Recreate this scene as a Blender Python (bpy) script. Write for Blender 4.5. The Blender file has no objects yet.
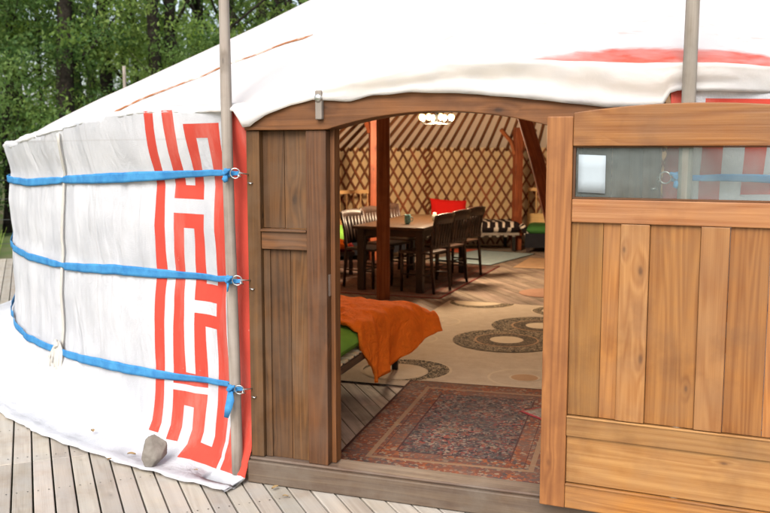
import bpy, math, random
import numpy as np
from mathutils import Vector, Matrix, noise

random.seed(7)
rng = np.random.default_rng(7)
SC = bpy.context.scene
COL = SC.collection
R = math.radians
CX, CY = 2.28, 9.5                       # centre of the yurt
AX = math.atan2(-.94, -.34)              # direction from the centre to the door

# ------------------------------------------------------------------ node helpers
class NT:
    def __init__(s, name, rough=.7, spec=.3):
        s.m = bpy.data.materials.new(name); s.m.use_nodes = True
        s.t = s.m.node_tree; s.n = s.t.nodes; s.l = s.t.links
        s.b = s.n['Principled BSDF']; s.out = s.n['Material Output']
        s.b.inputs['Roughness'].default_value = rough
        s.b.inputs['Specular IOR Level'].default_value = spec
    def put(s, sock, v):
        if isinstance(v, bpy.types.NodeSocket): s.l.new(v, sock)
        else:
            if isinstance(v, tuple) and len(v) == 3 and sock.type == 'RGBA': v = (*v, 1)
            sock.default_value = v
    def math(s, op, a, b=0.0, c=0.0):
        n = s.n.new('ShaderNodeMath'); n.operation = op
        s.put(n.inputs[0], a); s.put(n.inputs[1], b)
        if op in ('MULTIPLY_ADD', 'COMPARE', 'SMOOTH_MIN'): s.put(n.inputs[2], c)
        return n.outputs[0]
    def mix(s, f, a, b, mode='MIX'):
        n = s.n.new('ShaderNodeMix'); n.data_type = 'RGBA'; n.blend_type = mode
        s.put(n.inputs[0], f); s.put(n.inputs[6], a); s.put(n.inputs[7], b)
        return n.outputs[2]
    def uv(s, name='UVMap'):
        n = s.n.new('ShaderNodeUVMap'); n.uv_map = name; return n.outputs[0]
    def obj(s): return s.n.new('ShaderNodeTexCoord').outputs['Object']
    def sep(s, v):
        n = s.n.new('ShaderNodeSeparateXYZ'); s.put(n.inputs[0], v); return n.outputs
    def comb(s, x=0.0, y=0.0, z=0.0):
        n = s.n.new('ShaderNodeCombineXYZ')
        for i, q in enumerate((x, y, z)): s.put(n.inputs[i], q)
        return n.outputs[0]
    def noise(s, v, scale=1.0, detail=3.0, rough=.5, dist=0.0, col=False):
        n = s.n.new('ShaderNodeTexNoise'); s.put(n.inputs['Vector'], v)
        n.inputs['Scale'].default_value = scale; n.inputs['Detail'].default_value = detail
        n.inputs['Roughness'].default_value = rough; n.inputs['Distortion'].default_value = dist
        return n.outputs[1 if col else 0]
    def voro(s, v, scale=1.0, col=False, feat='F1'):
        n = s.n.new('ShaderNodeTexVoronoi'); n.feature = feat; s.put(n.inputs['Vector'], v)
        n.inputs['Scale'].default_value = scale
        return n.outputs['Color'] if col else n.outputs['Distance']
    def rng(s, v, a, b, c=0.0, d=1.0, smooth=False):
        n = s.n.new('ShaderNodeMapRange'); s.put(n.inputs[0], v)
        if smooth: n.interpolation_type = 'SMOOTHSTEP'
        for i, q in enumerate((a, b, c, d)): n.inputs[i+1].default_value = q
        return n.outputs[0]
    def ramp(s, v, stops, const=False):
        n = s.n.new('ShaderNodeValToRGB'); s.put(n.inputs[0], v); e = n.color_ramp.elements
        if const: n.color_ramp.interpolation = 'CONSTANT'
        while len(e) > 1: e.remove(e[-1])
        e[0].position = stops[0][0]; e[0].color = (*stops[0][1], 1)
        for p, c in stops[1:]:
            k = e.new(p); k.color = (*c, 1)
        return n.outputs[0]
    def bump(s, h, strength=.3, dist=.01):
        n = s.n.new('ShaderNodeBump'); n.inputs['Strength'].default_value = strength
        n.inputs['Distance'].default_value = dist; s.put(n.inputs['Height'], h)
        s.l.new(n.outputs[0], s.b.inputs['Normal'])
    def base(s, v): s.put(s.b.inputs['Base Color'], v)

def wood(name, c1, c2, cd, grey=None, gfac=0.0, rough=.6, ring=26, spec=.3, knots=1.0, var=.22):
    k = NT(name, rough, spec)
    u = k.sep(k.uv()); r = k.sep(k.uv('rnd'))[0]
    vec = k.comb(k.math('MULTIPLY_ADD', r, 37.0, k.math('MULTIPLY', u[0], .55)), k.math('MULTIPLY', u[1], 8.0), k.math('MULTIPLY', r, 11.0))
    kv = k.comb(k.math('MULTIPLY_ADD', r, 17.0, k.math('MULTIPLY', u[0], 2.6)), k.math('MULTIPLY_ADD', r, 31.0, k.math('MULTIPLY', u[1], 5.5)), 0.0)
    vn = k.n.new('ShaderNodeTexVoronoi'); vn.voronoi_dimensions = '2D'; k.put(vn.inputs['Vector'], kv); vn.inputs['Scale'].default_value = 1.0
    keep = k.rng(k.sep(vn.outputs['Color'])[0], .60, .62)
    kd = k.math('ADD', vn.outputs['Distance'], k.math('MULTIPLY', k.math('SUBTRACT', 1.0, keep), 1.0))
    ks = k.rng(k.sep(vn.outputs['Color'])[1], 0, 1, 1.0, 2.6)
    kd = k.math('MULTIPLY', kd, ks); kd = k.math('ADD', kd, k.math('MULTIPLY', k.noise(k.uv(), 30.0, 2.0), .05))
    knot = k.rng(kd, .14, .05, 0, 1, True)
    warp = k.math('MULTIPLY', k.rng(kd, .5, 0.0, 0, 1, True), .13*knots)
    N = k.math('ADD', k.noise(vec, 1.0, 2.0, .5, .4), warp)
    rings = k.math('MULTIPLY_ADD', k.math('SINE', k.math('MULTIPLY', N, float(ring*2.6))), .5, .5)
    fib = k.noise(k.comb(k.math('MULTIPLY_ADD', r, 9.0, k.math('MULTIPLY', u[0], 3.0)), k.math('MULTIPLY', u[1], 170.0), r), 1.0, 3.0)
    fib2 = k.noise(k.comb(k.math('MULTIPLY_ADD', r, 4.0, k.math('MULTIPLY', u[0], 1.4)), k.math('MULTIPLY', u[1], 46.0), r), 1.0, 4.0, .65)
    f = k.math('ADD', k.math('MULTIPLY_ADD', fib, .35, k.math('MULTIPLY', rings, .22)), k.math('MULTIPLY', fib2, .43))
    c = k.mix(k.rng(f, .3, .68), c1, c2)
    halo = k.rng(kd, .34, .10, 0, .45, True)
    c = k.mix(k.math('MULTIPLY', halo, knots), c, tuple(a*.5+b*.5 for a, b in zip(c1, cd)))
    c = k.mix(k.math('MULTIPLY', knot, .8*knots), c, tuple(x*.6 for x in cd))
    blot = k.noise(k.obj(), 3.0, 5.0, .6)
    c = k.mix(k.rng(blot, .5, .72, 0, .6), c, cd)
    if grey:
        g = k.noise(k.obj(), 5.0, 6.0, .65)
        c = k.mix(k.rng(g, .35, .65, max(0, gfac-.25), min(1, gfac+.3)), c, grey)
    h = k.n.new('ShaderNodeHueSaturation'); k.put(h.inputs['Color'], c)
    k.put(h.inputs['Value'], k.rng(r, 0, 1, 1-var, 1+var)); k.put(h.inputs['Hue'], k.rng(k.math('FRACT', k.math('MULTIPLY', r, 7.3)), 0, 1, .492, .508))
    k.base(h.outputs[0])
    k.put(k.b.inputs['Roughness'], k.rng(f, 0, 1, rough+.12, rough-.1))
    k.bump(k.math('ADD', fib, k.math('MULTIPLY', rings, .4)), .35, .0025)
    return k.m

def plain(name, c, rough=.6, spec=.3, metal=0.0, var=.12, scale=14.0, c2=None, bump=.15, bd=.003, bs=90.0):
    k = NT(name, rough, spec)
    n = k.noise(k.obj(), scale, 5.0, .6)
    a = tuple(x*(1-var*2) for x in c)
    k.base(k.mix(k.rng(n, .3, .7), a, c2 or c)); k.b.inputs['Metallic'].default_value = metal
    if bump: k.bump(k.noise(k.obj(), bs, 3.0), bump, bd)
    return k.m

def cloth(name, c, weave=350.0, rough=.95, dirt=None, dfac=.3):
    k = NT(name, rough, .1)
    n = k.noise(k.obj(), 7.0, 6.0, .65)
    col = k.mix(k.rng(n, .3, .72), tuple(x*.88 for x in c), c)
    if dirt:
        o = k.sep(k.obj())
        st = k.noise(k.comb(k.math('MULTIPLY', o[0], 5.0), k.math('MULTIPLY', o[1], 5.0), k.math('MULTIPLY', o[2], .9)), 1.0, 6.0, .7)
        sp = k.noise(k.obj(), 38.0, 2.0, .5)
        col = k.mix(k.rng(st, .5, .78, 0, dfac), col, dirt)
        col = k.mix(k.rng(sp, .74, .8, 0, .5), col, dirt)
    k.base(col)
    k.bump(k.math('ADD', k.noise(k.obj(), weave, 2.0), k.math('MULTIPLY', k.noise(k.obj(), 22.0, 3.0), 2.0)), .3, .002)
    return k.m

M = {}
M['frame'] = wood('weathered_brown_timber', (.045, .018, .004), (.114, .047, .013), (.016, .007, .003), (.099, .060, .036), .18, .62, 22)
M['lintel'] = wood('brown_lintel_timber', (.104, .039, .009), (.190, .076, .020), (.029, .012, .005), (.120, .058, .026), .1, .6, 18)
M['sill'] = wood('worn_threshold_timber', (.056, .027, .017), (.114, .069, .042), (.027, .014, .010), (.141, .112, .088), .4, .55, 16)
M['leafwood'] = wood('oiled_pine', (.178, .059, .010), (.301, .126, .032), (.072, .021, .007), (.194, .101, .047), .12, .5, 24, .35, 1.0, .24)
M['leafwood_pale'] = wood('pale_oiled_pine', (.227, .090, .022), (.332, .163, .055), (.084, .026, .006), (.223, .123, .060), .12, .5, 20, .35, 1.0, .18)
M['leafred'] = wood('reddish_pine', (.17, .068, .017), (.29, .130, .036), (.11, .04, .012), None, 0, .5, 20, .35, .6, .1)
M['warm'] = wood('warm_red_timber', (.22, .055, .018), (.36, .11, .035), (.10, .03, .01), None, 0, .5, 18)
M['darkpost'] = wood('dark_stained_timber', (.13, .038, .014), (.22, .07, .026), (.06, .018, .008), None, 0, .8, 18, .1)
M['rafter'] = wood('rafter_timber', (.10, .032, .012), (.18, .06, .022), (.05, .016, .008), None, 0, .6, 14)
M['lath'] = wood('lath_timber', (.15, .042, .014), (.24, .075, .024), (.07, .02, .008), None, 0, .6, 14, .3, .3, .3)
M['pole'] = wood('weathered_pole_timber', (.122, .097, .072), (.259, .223, .187), (.058, .043, .032), (.245, .223, .194), .35, .8, 16)
M['deck'] = wood('weathered_deck_boards', (.272, .221, .165), (.413, .355, .282), (.154, .105, .063), (.339, .323, .292), .5, .75, 14, .2, .7, .13)
M['floor'] = wood('oiled_floor_boards', (.162, .118, .086), (.266, .200, .155), (.076, .050, .034), None, 0, .68, 14, .15, .5, .18)
M['darkwood'] = wood('dark_dining_wood', (.022, .011, .008), (.045, .022, .014), (.012, .006, .004), None, 0, .4, 14, .4, .3, .15)
M['tabletop'] = wood('table_top_wood', (.039, .017, .007), (.068, .029, .012), (.032, .011, .006), None, 0, .3, 14, .5)
M['palewood'] = wood('pale_bed_pine', (.52, .30, .12), (.66, .42, .19), (.30, .14, .05), None, 0, .5, 14)
M['bark'] = plain('tree_bark', (.022, .018, .014), .9, .1, 0, .25, 9, (.045, .038, .03), .8, .03, 18)
M['steel'] = plain('galvanised_steel', (.62, .62, .60), .3, .5, .9, .1)
M['darkmetal'] = plain('dark_metal', (.03, .028, .026), .45, .5, .6, .1)
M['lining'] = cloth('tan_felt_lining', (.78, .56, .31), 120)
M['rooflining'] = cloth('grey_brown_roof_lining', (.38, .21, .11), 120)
M['red'] = cloth('red_canvas', (.463, .059, .040), 300, .95, (.480, .222, .183), .55)
M['strap'] = cloth('blue_webbing', (.05, .27, .62), 420, .75)
def webbing():
    k = NT('blue_webbing_strap', .8, .15); u = k.sep(k.uv())
    wv = k.math('SINE', k.math('MULTIPLY', u[0], 260.0)); st = k.math('SINE', k.math('MULTIPLY', u[1], 19.0))
    f = k.noise(k.obj(), 12.0, 5.0, .65)
    c = k.mix(k.rng(f, .3, .7), (.028, .15, .36), (.065, .27, .50)); c = k.mix(k.math('MULTIPLY', k.rng(st, .6, 1), .25), c, (.015, .10, .28))
    k.base(c); k.bump(wv, .25, .001); return k.m
M['strap'] = webbing()
M['rope'] = cloth('white_cord', (.50, .48, .44), 260)
M['orange'] = cloth('orange_blanket_cloth', (.86, .16, .014), 240)
def crumple(name, c):
    k = NT(name, .95, .08); n = k.noise(k.obj(), 9.0, 6.0, .6, .6)
    k.base(k.mix(k.rng(n, .3, .7), tuple(x*.82 for x in c), c))
    r1 = k.noise(k.obj(), 11.0, 5.0, .6, 1.2); rd = k.math('ABSOLUTE', k.math('SUBTRACT', r1, .5))
    k.bump(k.math('ADD', k.math('MULTIPLY', rd, -4.0), k.math('MULTIPLY', k.noise(k.obj(), 420.0, 2.0), .12)), .6, .02); return k.m
M['orange'] = crumple('orange_blanket_cloth', (.92, .20, .02))
M['green'] = cloth('green_mattress_cloth', (.16, .34, .05), 240)
M['dkgreen'] = cloth('dark_green_cloth', (.05, .16, .04), 240)
M['redcush'] = cloth('red_cushion_cloth', (.62, .015, .012), 240)
M['maroon'] = cloth('dark_red_cloth', (.22, .02, .02), 240)
M['cream'] = plain('cream_painted_slats', (.62, .50, .33), .6)
M['blackcloth'] = plain('black_underside_cloth', (.02, .02, .025), .9, .1)
M['paper'] = plain('white_paper', (.33, .38, .41), .8, .1, 0, .02)
M['stone'] = plain('grey_brown_stone', (.177, .156, .129), .85, .2, 0, .2, 9, (.231, .211, .184), .6, .01, 30)
M['teal'] = plain('teal_glazed_ceramic', (.02, .48, .52), .2, .6, 0, .4, 60, (.25, .55, .55))
M['white_ceramic'] = plain('pale_ceramic', (.55, .60, .52), .25, .6)
M['wire'] = plain('wire_steel', (.08, .09, .08), .5, .4, .5)

def canvas_mat():
    k = NT('white_canvas', .9, .15)
    o = k.sep(k.obj()); u = k.sep(k.uv())
    n = k.noise(k.obj(), 2.3, 6.0, .6)
    col = k.mix(k.rng(n, .35, .7), (.54, .56, .60), (.72, .735, .77))
    st = k.noise(k.comb(k.math('MULTIPLY', o[0], 16.0), k.math('MULTIPLY', o[1], 16.0), k.math('MULTIPLY', o[2], 2.2)), 1.0, 6.0, .7)
    pa = k.noise(k.obj(), 1.7, 3.0, .5)
    streak = k.math('MULTIPLY', k.rng(st, .5, .74), k.rng(pa, .42, .68))
    col = k.mix(k.math('MULTIPLY', streak, .6), col, (.40, .385, .38))
    sp = k.noise(k.obj(), 30.0, 3.0, .55)
    low = k.rng(o[2], .45, .05)
    col = k.mix(k.math('MULTIPLY', k.rng(sp, .66, .74, 0, .55), low), col, (.30, .27, .20))
    ln = k.math('MAXIMUM', k.rng(k.math('ABSOLUTE', k.math('SUBTRACT', k.math('FRACT', k.math('MULTIPLY', u[0], .0714)), .62)), .0045, .0015), k.rng(k.math('ABSOLUTE', k.math('SUBTRACT', u[1], 1.655)), .006, .002))
    col = k.mix(k.math('MULTIPLY', ln, .35), col, (.40, .39, .39))
    k.base(col)
    cre = k.noise(k.comb(k.math('MULTIPLY', o[0], 5.0), k.math('MULTIPLY', o[1], 5.0), k.math('MULTIPLY', o[2], 1.6)), 1.0, 5.0, .6, .8)
    k.bump(k.math('ADD', k.math('MULTIPLY', cre, 4.0), k.math('MULTIPLY', k.noise(k.obj(), 260.0, 2.0), .35)), .55, .014)
    return k.m
M['canvas'] = canvas_mat()

def roof_mat():
    # UV: x = angle round the yurt in tens of degrees, y = metres up the slope from the edge
    k = NT('white_roof_canvas', .9, .15)
    u = k.sep(k.uv()); o = k.obj()
    col = k.mix(k.rng(k.noise(o, 2.0, 6.0, .6), .35, .7), (.74, .76, .80), (.82, .83, .85))
    drt = k.noise(k.comb(k.math('MULTIPLY', u[0], 9.0), k.math('MULTIPLY', u[1], 2.5), 0.0), 1.0, 6.0, .65)
    col = k.mix(k.rng(drt, .58, .8, 0, .15), col, (.55, .50, .46))
    # faded red motif round the edge: a band, and thin worn traces above it
    edge = k.noise(k.comb(k.math('MULTIPLY', u[0], 14.0), k.math('MULTIPLY', u[1], 30.0), 0.0), 1.0, 4.0, .6)
    w = k.rng(k.math('ABSOLUTE', k.math('ADD', u[0], .93)), .25, .76, .25, .0)
    band = k.rng(k.math('SUBTRACT', k.math('MULTIPLY_ADD', edge, .10, u[1]), w), .03, -.04, 0, 1, True)
    far = k.rng(u[0], -.95, -1.05, 0, 1)
    band = k.math('MAXIMUM', band, k.math('MULTIPLY', far, k.rng(k.math('MULTIPLY_ADD', edge, .14, u[1]), .20, .12, 0, .75)))
    gate = k.rng(u[1], .015, .03)
    wear = k.rng(k.noise(k.comb(k.math('MULTIPLY', u[0], 5.0), k.math('MULTIPLY', u[1], 9.0), 3.0), 1.0, 5.0, .7), .3, .62, .55, 1.0)
    col = k.mix(k.math('MULTIPLY', k.math('MULTIPLY', band, gate), wear), col, (.66, .08, .06))
    tr = k.noise(k.comb(k.math('MULTIPLY', u[0], 6.0), k.math('MULTIPLY', u[1], 16.0), 7.0), 1.0, 4.0, .6, .5)
    tm = k.math('MULTIPLY', k.rng(tr, .60, .68, 0, .5), k.math('MULTIPLY', k.rng(u[1], .15, .3), k.rng(u[1], 1.1, .6)))
    tm = k.math('MULTIPLY', tm, k.rng(u[0], .6, -.1))
    col = k.mix(tm, col, (.74, .30, .26))
    k.base(col)
    os_ = k.sep(o)
    k.bump(k.math('ADD', k.noise(o, 5.0, 5.0, .6, .8), k.math('MULTIPLY', k.noise(o, 300.0, 2.0), .06)), .35, .03)
    return k.m
def see_through(m, f, col):
    t = m.node_tree; b = t.nodes['Principled BSDF']; o = t.nodes['Material Output']
    tl = t.nodes.new('ShaderNodeBsdfTranslucent'); tl.inputs[0].default_value = (*col, 1); mx = t.nodes.new('ShaderNodeMixShader'); mx.inputs[0].default_value = f
    t.links.new(b.outputs[0], mx.inputs[1]); t.links.new(tl.outputs[0], mx.inputs[2]); t.links.new(mx.outputs[0], o.inputs[0])
M['roof'] = roof_mat()
see_through(M['roof'], .62, (.97, .94, .88)); see_through(M['rooflining'], .75, (.92, .62, .37)); see_through(M['canvas'], .35, (.9, .88, .84)); see_through(M['lining'], .28, (.90, .66, .38))

def glass_mat():
    k = NT('dusty_green_glass', .08, .5)
    tr = k.n.new('ShaderNodeBsdfTransparent'); tr.inputs[0].default_value = (.85, .885, .87, 1)
    k.base((.33, .37, .36))
    k.b.inputs['Roughness'].default_value = .12
    mx = k.n.new('ShaderNodeMixShader')
    dust = k.rng(k.noise(k.obj(), 6.0, 5.0, .65), .3, .7, .10, .22)
    k.l.new(dust, mx.inputs[0]); k.l.new(tr.outputs[0], mx.inputs[1]); k.l.new(k.b.outputs[0], mx.inputs[2])
    k.l.new(mx.outputs[0], k.out.inputs[0])
    return k.m
M['glass'] = glass_mat()

def leaf_mat(name, c1, c2, c3):
    k = NT(name, .55, .3)
    r = k.sep(k.uv('rnd'))[0]
    col = k.ramp(r, [(0, c1), (.45, c2), (1, c3)])
    k.base(col)
    tl = k.n.new('ShaderNodeBsdfTranslucent'); k.l.new(col, tl.inputs[0])
    mx = k.n.new('ShaderNodeMixShader'); mx.inputs[0].default_value = .55
    k.l.new(k.b.outputs[0], mx.inputs[1]); k.l.new(tl.outputs[0], mx.inputs[2]); k.l.new(mx.outputs[0], k.out.inputs[0])
    return k.m
M['leafA'] = leaf_mat('leaf_mid_green', (.077, .140, .028), (.162, .258, .050), (.302, .398, .110))
M['leafB'] = leaf_mat('leaf_dark_green', (.042, .098, .030), (.113, .203, .050), (.234, .330, .097))
M['leafC'] = leaf_mat('leaf_yellow_green', (.104, .176, .023), (.216, .313, .049), (.364, .444, .131))

def ground_mat():
    k = NT('grass_and_litter_ground', .95, .1)
    n = k.noise(k.obj(), .6, 6.0, .65); f = k.noise(k.obj(), 14.0, 4.0, .7)
    k.base(k.mix(k.rng(n, .35, .65), k.mix(f, (.05, .09, .025), (.09, .14, .04)), k.mix(f, (.12, .10, .06), (.20, .17, .11))))
    k.bump(f, .6, .03); return k.m
M['ground'] = ground_mat()

def oriental(name, W, L, field, border, guard, edge):
    # UV in metres from the near left corner
    k = NT(name, .95, .1); u = k.sep(k.uv())
    dx = k.math('MINIMUM', u[0], k.math('SUBTRACT', W, u[0])); dy = k.math('MINIMUM', u[1], k.math('SUBTRACT', L, u[1]))
    d = k.math('MINIMUM', dx, dy)
    un = k.noise(k.comb(u[0], u[1]), 38.0, 2.0, .5, 0.0, True); ad = k.n.new('ShaderNodeVectorMath'); ad.operation = 'MULTIPLY_ADD'
    k.put(ad.inputs[0], un); ad.inputs[1].default_value = (.035, .035, 0); k.put(ad.inputs[2], k.comb(u[0], u[1])); uw = ad.outputs[0]
    v1 = k.voro(uw, 62.0, True); s1 = k.sep(v1)
    v2 = k.voro(uw, 72.0, True); s2 = k.sep(v2)
    bcol = k.ramp(s1[0], [(0, border[0]), (.3, border[1]), (.5, border[2]), (.72, border[3]), (.88, border[0])], True)
    fcol = k.ramp(s2[0], [(0, field[0]), (.25, field[1]), (.45, field[2]), (.62, field[3]), (.8, field[4])], True)
    lz = k.rng(k.noise(k.comb(u[0], u[1]), 2.6, 3.0, .5), .35, .65)
    bcol = k.mix(k.math('MULTIPLY', lz, .5), bcol, border[1])
    fcol = k.mix(k.math('MULTIPLY', lz, .4), fcol, field[0])
    # diamond lattice and medallions in the field
    pa = k.math('SINE', k.math('MULTIPLY', u[0], 46.0)); pb = k.math('SINE', k.math('MULTIPLY', u[1], 40.0))
    fcol = k.mix(k.rng(k.math('MULTIPLY', pa, pb), .45, .6, 0, .3), fcol, border[1])
    big = k.noise(k.comb(u[0], u[1]), 5.0, 4.0, .6)
    fcol = k.mix(k.rng(big, .45, .65, 0, .6), fcol, (.045, .045, .045)); fcol = k.mix(k.rng(big, .42, .3, 0, .5), fcol, (.13, .12, .085))
    bcol = k.mix(k.rng(big, .42, .6, 0, .5), bcol, (.10, .085, .075))
    col = k.mix(k.rng(d, .285, .29), bcol, fcol)
    lines = k.ramp(k.math('MULTIPLY', d, 2.0), [(0, (1, 1, 1)), (.03, (0, 0, 0)), (.30, (1, 1, 1)), (.355, (0, 0, 0)), (.40, (1, 1, 1)), (.41, (0, 0, 0)), (.555, (1, 1, 1)), (.575, (0, 0, 0))], True)
    lc = k.ramp(k.math('MULTIPLY', d, 2.0), [(0, edge), (.2, guard), (.38, edge), (.5, edge)], True)
    col = k.mix(k.math('MULTIPLY', k.sep(lines)[0], .8), col, lc)
    k.base(col); k.bump(k.noise(k.obj(), 300.0, 2.0), .5, .003); return k.m

def worn(name, c1, c2, scale=9.0):
    k = NT(name, .95, .1); n = k.noise(k.obj(), scale, 6.0, .7); f = k.noise(k.obj(), 160.0, 2.0)
    k.base(k.mix(k.rng(k.math('MULTIPLY_ADD', f, .4, k.math('MULTIPLY', n, .7)), .35, .75), c1, c2)); k.bump(f, .4, .003); return k.m
def scroll(name, bg, fg, scale=34.0):
    k = NT(name, .95, .1); v = k.noise(k.obj(), scale*.62, 1.0, .5, 1.6)
    a = k.math('SINE', k.math('MULTIPLY', v, 26.0))
    k.base(k.mix(k.rng(a, .25, .45), bg, fg)); return k.m
M['beige'] = worn('beige_pile', (.357, .291, .215), (.473, .392, .305))
M['beige2'] = worn('tan_pile', (.30, .18, .10), (.40, .26, .15))
M['cream_pile'] = worn('cream_pile', (.50, .41, .29), (.60, .50, .37))
M['scroll'] = scroll('black_scroll_pile', (.016, .012, .011), (.36, .28, .18))
M['scroll_dark'] = scroll('dark_scroll_pile', (.022, .016, .014), (.22, .16, .10), 50)
M['pale_line'] = worn('pale_line_pile', (.44, .36, .26), (.52, .43, .32))
M['bluepile'] = worn('pale_blue_pile', (.20, .27, .29), (.30, .37, .38))
M['orangepile'] = worn('orange_red_pile', (.42, .07, .035), (.50, .11, .05))
M['brownpile'] = worn('pinkish_brown_pile', (.24, .13, .085), (.30, .175, .12))
M['crimson'] = worn('crimson_pile', (.26, .010, .022), (.32, .02, .03))
M['oriental'] = oriental('rust_and_slate_rug_pile', 1.17, 1.74,
    [(.04, .025, .026), (.11, .09, .085), (.23, .17, .13), (.19, .05, .04), (.085, .062, .06)],
    [(.13, .045, .03), (.22, .07, .03), (.06, .05, .05), (.22, .17, .12)], (.24, .15, .09), (.05, .02, .02))
M['tablerug'] = oriental('red_edged_rug_pile', 2.4, 2.9,
    [(.15, .10, .085), (.19, .12, .09), (.22, .155, .12), (.17, .055, .04), (.12, .09, .08)],
    [(.19, .10, .08), (.21, .13, .10), (.15, .10, .085), (.24, .17, .13)], (.20, .06, .045), (.22, .022, .02))
M['crimsonrug'] = oriental('crimson_edged_rug_pile', 1.1, .7,
    [(.18, .15, .13), (.24, .20, .17), (.20, .10, .08), (.12, .11, .10), (.26, .22, .18)],
    [(.22, .18, .15), (.26, .21, .17), (.20, .09, .07), (.15, .12, .10)], (.26, .02, .025), (.26, .012, .022))
def zebra():
    k = NT('black_and_white_striped_cloth', .9, .1); u = k.sep(k.uv())
    w = k.math('ADD', k.math('MULTIPLY', u[0], 48.0), k.math('MULTIPLY', k.noise(k.comb(k.math('MULTIPLY', u[0], 3.0), k.math('MULTIPLY', u[1], 3.0)), 1.0, 2.0), 7.0))
    s = k.math('SINE', w); k.base(k.mix(k.rng(s, .5, .62), (.018, .012, .012), (.62, .54, .46))); return k.m
M['zebra'] = zebra()
def bulb():
    k = NT('lit_warm_bulb', .3); k.b.inputs['Emission Color'].default_value = (1, .66, .20, 1)
    k.b.inputs['Emission Strength'].default_value = 7; return k.m
M['bulb'] = bulb()

# ------------------------------------------------------------------ mesh builder
class MB:
    def __init__(s, T=None):
        s.v = []; s.f = []; s.uv = []; s.r = []; s.mi = []; s.T = T or Matrix.Identity(4); s.mat = 0; s.smooth = []
    def V(s, p):
        s.v.append(tuple(s.T @ Vector(p))); return len(s.v)-1
    def F(s, idx, uvs, rnd, smooth=False):
        s.f.append(idx); s.uv.append(uvs); s.r.append(rnd); s.mi.append(s.mat); s.smooth.append(smooth)
    def box(s, lo, hi, grain=0, rnd=None, X=None, taper=None):
        """axis box from lo to hi in the builder's space, optional extra matrix X"""
        rnd = random.random() if rnd is None else rnd
        X = X or Matrix.Identity(4)
        P = [(lo[0] if i & 1 == 0 else hi[0], lo[1] if i & 2 == 0 else hi[1], lo[2] if i & 4 == 0 else hi[2]) for i in range(8)]
        ids = [s.V(X @ Vector(p)) for p in P]
        o = [a for a in (0, 1, 2) if a != grain]
        ou, ov = rnd*23.7, rnd*51.3
        for q in ((0, 2, 3, 1), (4, 5, 7, 6), (0, 1, 5, 4), (2, 6, 7, 3), (0, 4, 6, 2), (1, 3, 7, 5)):
            s.F([ids[i] for i in q], [(P[i][grain]+ou, P[i][o[0]]+P[i][o[1]]+ov) for i in q], rnd)
        return s
    def cbox(s, c, d, grain=0, X=None, rnd=None):
        return s.box([c[i]-d[i]/2 for i in range(3)], [c[i]+d[i]/2 for i in range(3)], grain, rnd, X)
    def tube(s, pts, rad, n=10, smooth=True, caps=True, rnd=None, flat=1.0, close=False, squash=None):
        rnd = random.random() if rnd is None else rnd
        pts = [Vector(p) for p in pts]; m = len(pts)
        if not isinstance(rad, (list, tuple)): rad = [rad]*m
        up = None; rows = []; L = 0
        for i, p in enumerate(pts):
            if close: d = pts[(i+1) % m]-pts[i-1]
            else: d = pts[min(i+1, m-1)]-pts[max(i-1, 0)]
            d = d.normalized() if d.length > 1e-9 else Vector((0, 0, 1))
            if up is None:
                up = Vector((0, 0, 1)) if abs(d.z) < .9 else Vector((1, 0, 0))
            a = d.cross(up).normalized(); b = a.cross(d).normalized(); up = b
            if i: L += (pts[i]-pts[i-1]).length
            rows.append(([s.V(p + a*(rad[i]*math.cos(t*2*math.pi/n)) + b*(rad[i]*flat*math.sin(t*2*math.pi/n))) for t in range(n)], L))
        R_ = rad[0]*2*math.pi/n
        seq = list(range(m-1)) + ([m-1] if close else [])
        for i in seq:
            A, la = rows[i]; B, lb = rows[(i+1) % m]
            if i == m-1: lb = la + .05
            for t in range(n):
                t2 = (t+1) % n
                s.F([A[t], A[t2], B[t2], B[t]], [(la+rnd*9, t*R_+rnd*5), (la+rnd*9, (t+1)*R_+rnd*5), (lb+rnd*9, (t+1)*R_+rnd*5), (lb+rnd*9, t*R_+rnd*5)], rnd, smooth)
        if caps and not close:
            for A, fl in ((rows[0][0], 0), (rows[-1][0], 1)):
                q = A if fl else A[::-1]
                s.F(list(q), [(rnd, rnd)]*n, rnd)
        return s
    def grid(s, fn, us, vs, uvf=None, smooth=True, matf=None, closeu=False):
        """fn(u,v)->point; quads between successive us, vs"""
        ids = [[s.V(fn(u, v)) for u in us] for v in vs]
        uvf = uvf or (lambda u, v: (u, v))
        nu = len(us)
        for j in range(len(vs)-1):
            for i in range(nu-1):
                if matf:
                    m = matf((us[i]+us[i+1])/2, (vs[j]+vs[j+1])/2)
                    if m is None: continue
                    s.mat = m
                s.F([ids[j][i], ids[j][i+1], ids[j+1][i+1], ids[j+1][i]],
                    [uvf(us[i], vs[j]), uvf(us[i+1], vs[j]), uvf(us[i+1], vs[j+1]), uvf(us[i], vs[j+1])], .5, smooth)
        return s
    def prism(s, poly, a, b, grain=0, rnd=None, smooth=False):
        """poly: (x,z) outline; extruded along y from a to b"""
        rnd = random.random() if rnd is None else rnd
        n = len(poly); A = [s.V((x, a, z)) for x, z in poly]; B = [s.V((x, b, z)) for x, z in poly]
        g = (lambda x, y, z: (x, z+y)) if grain == 0 else (lambda x, y, z: (z, x+y))
        off = lambda t: (t[0]+rnd*23, t[1]+rnd*41)
        s.F(A, [off(g(x, 0, z)) for x, z in poly], rnd)
        s.F(B[::-1], [off(g(x, 0, z)) for x, z in poly[::-1]], rnd)
        for i in range(n):
            j = (i+1) % n; p, q = poly[i], poly[j]
            s.F([A[j], A[i], B[i], B[j]], [off(g(q[0], a, q[1])), off(g(p[0], a, p[1])), off(g(p[0], b, p[1])), off(g(q[0], b, q[1]))], rnd, smooth)
        return s
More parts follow.
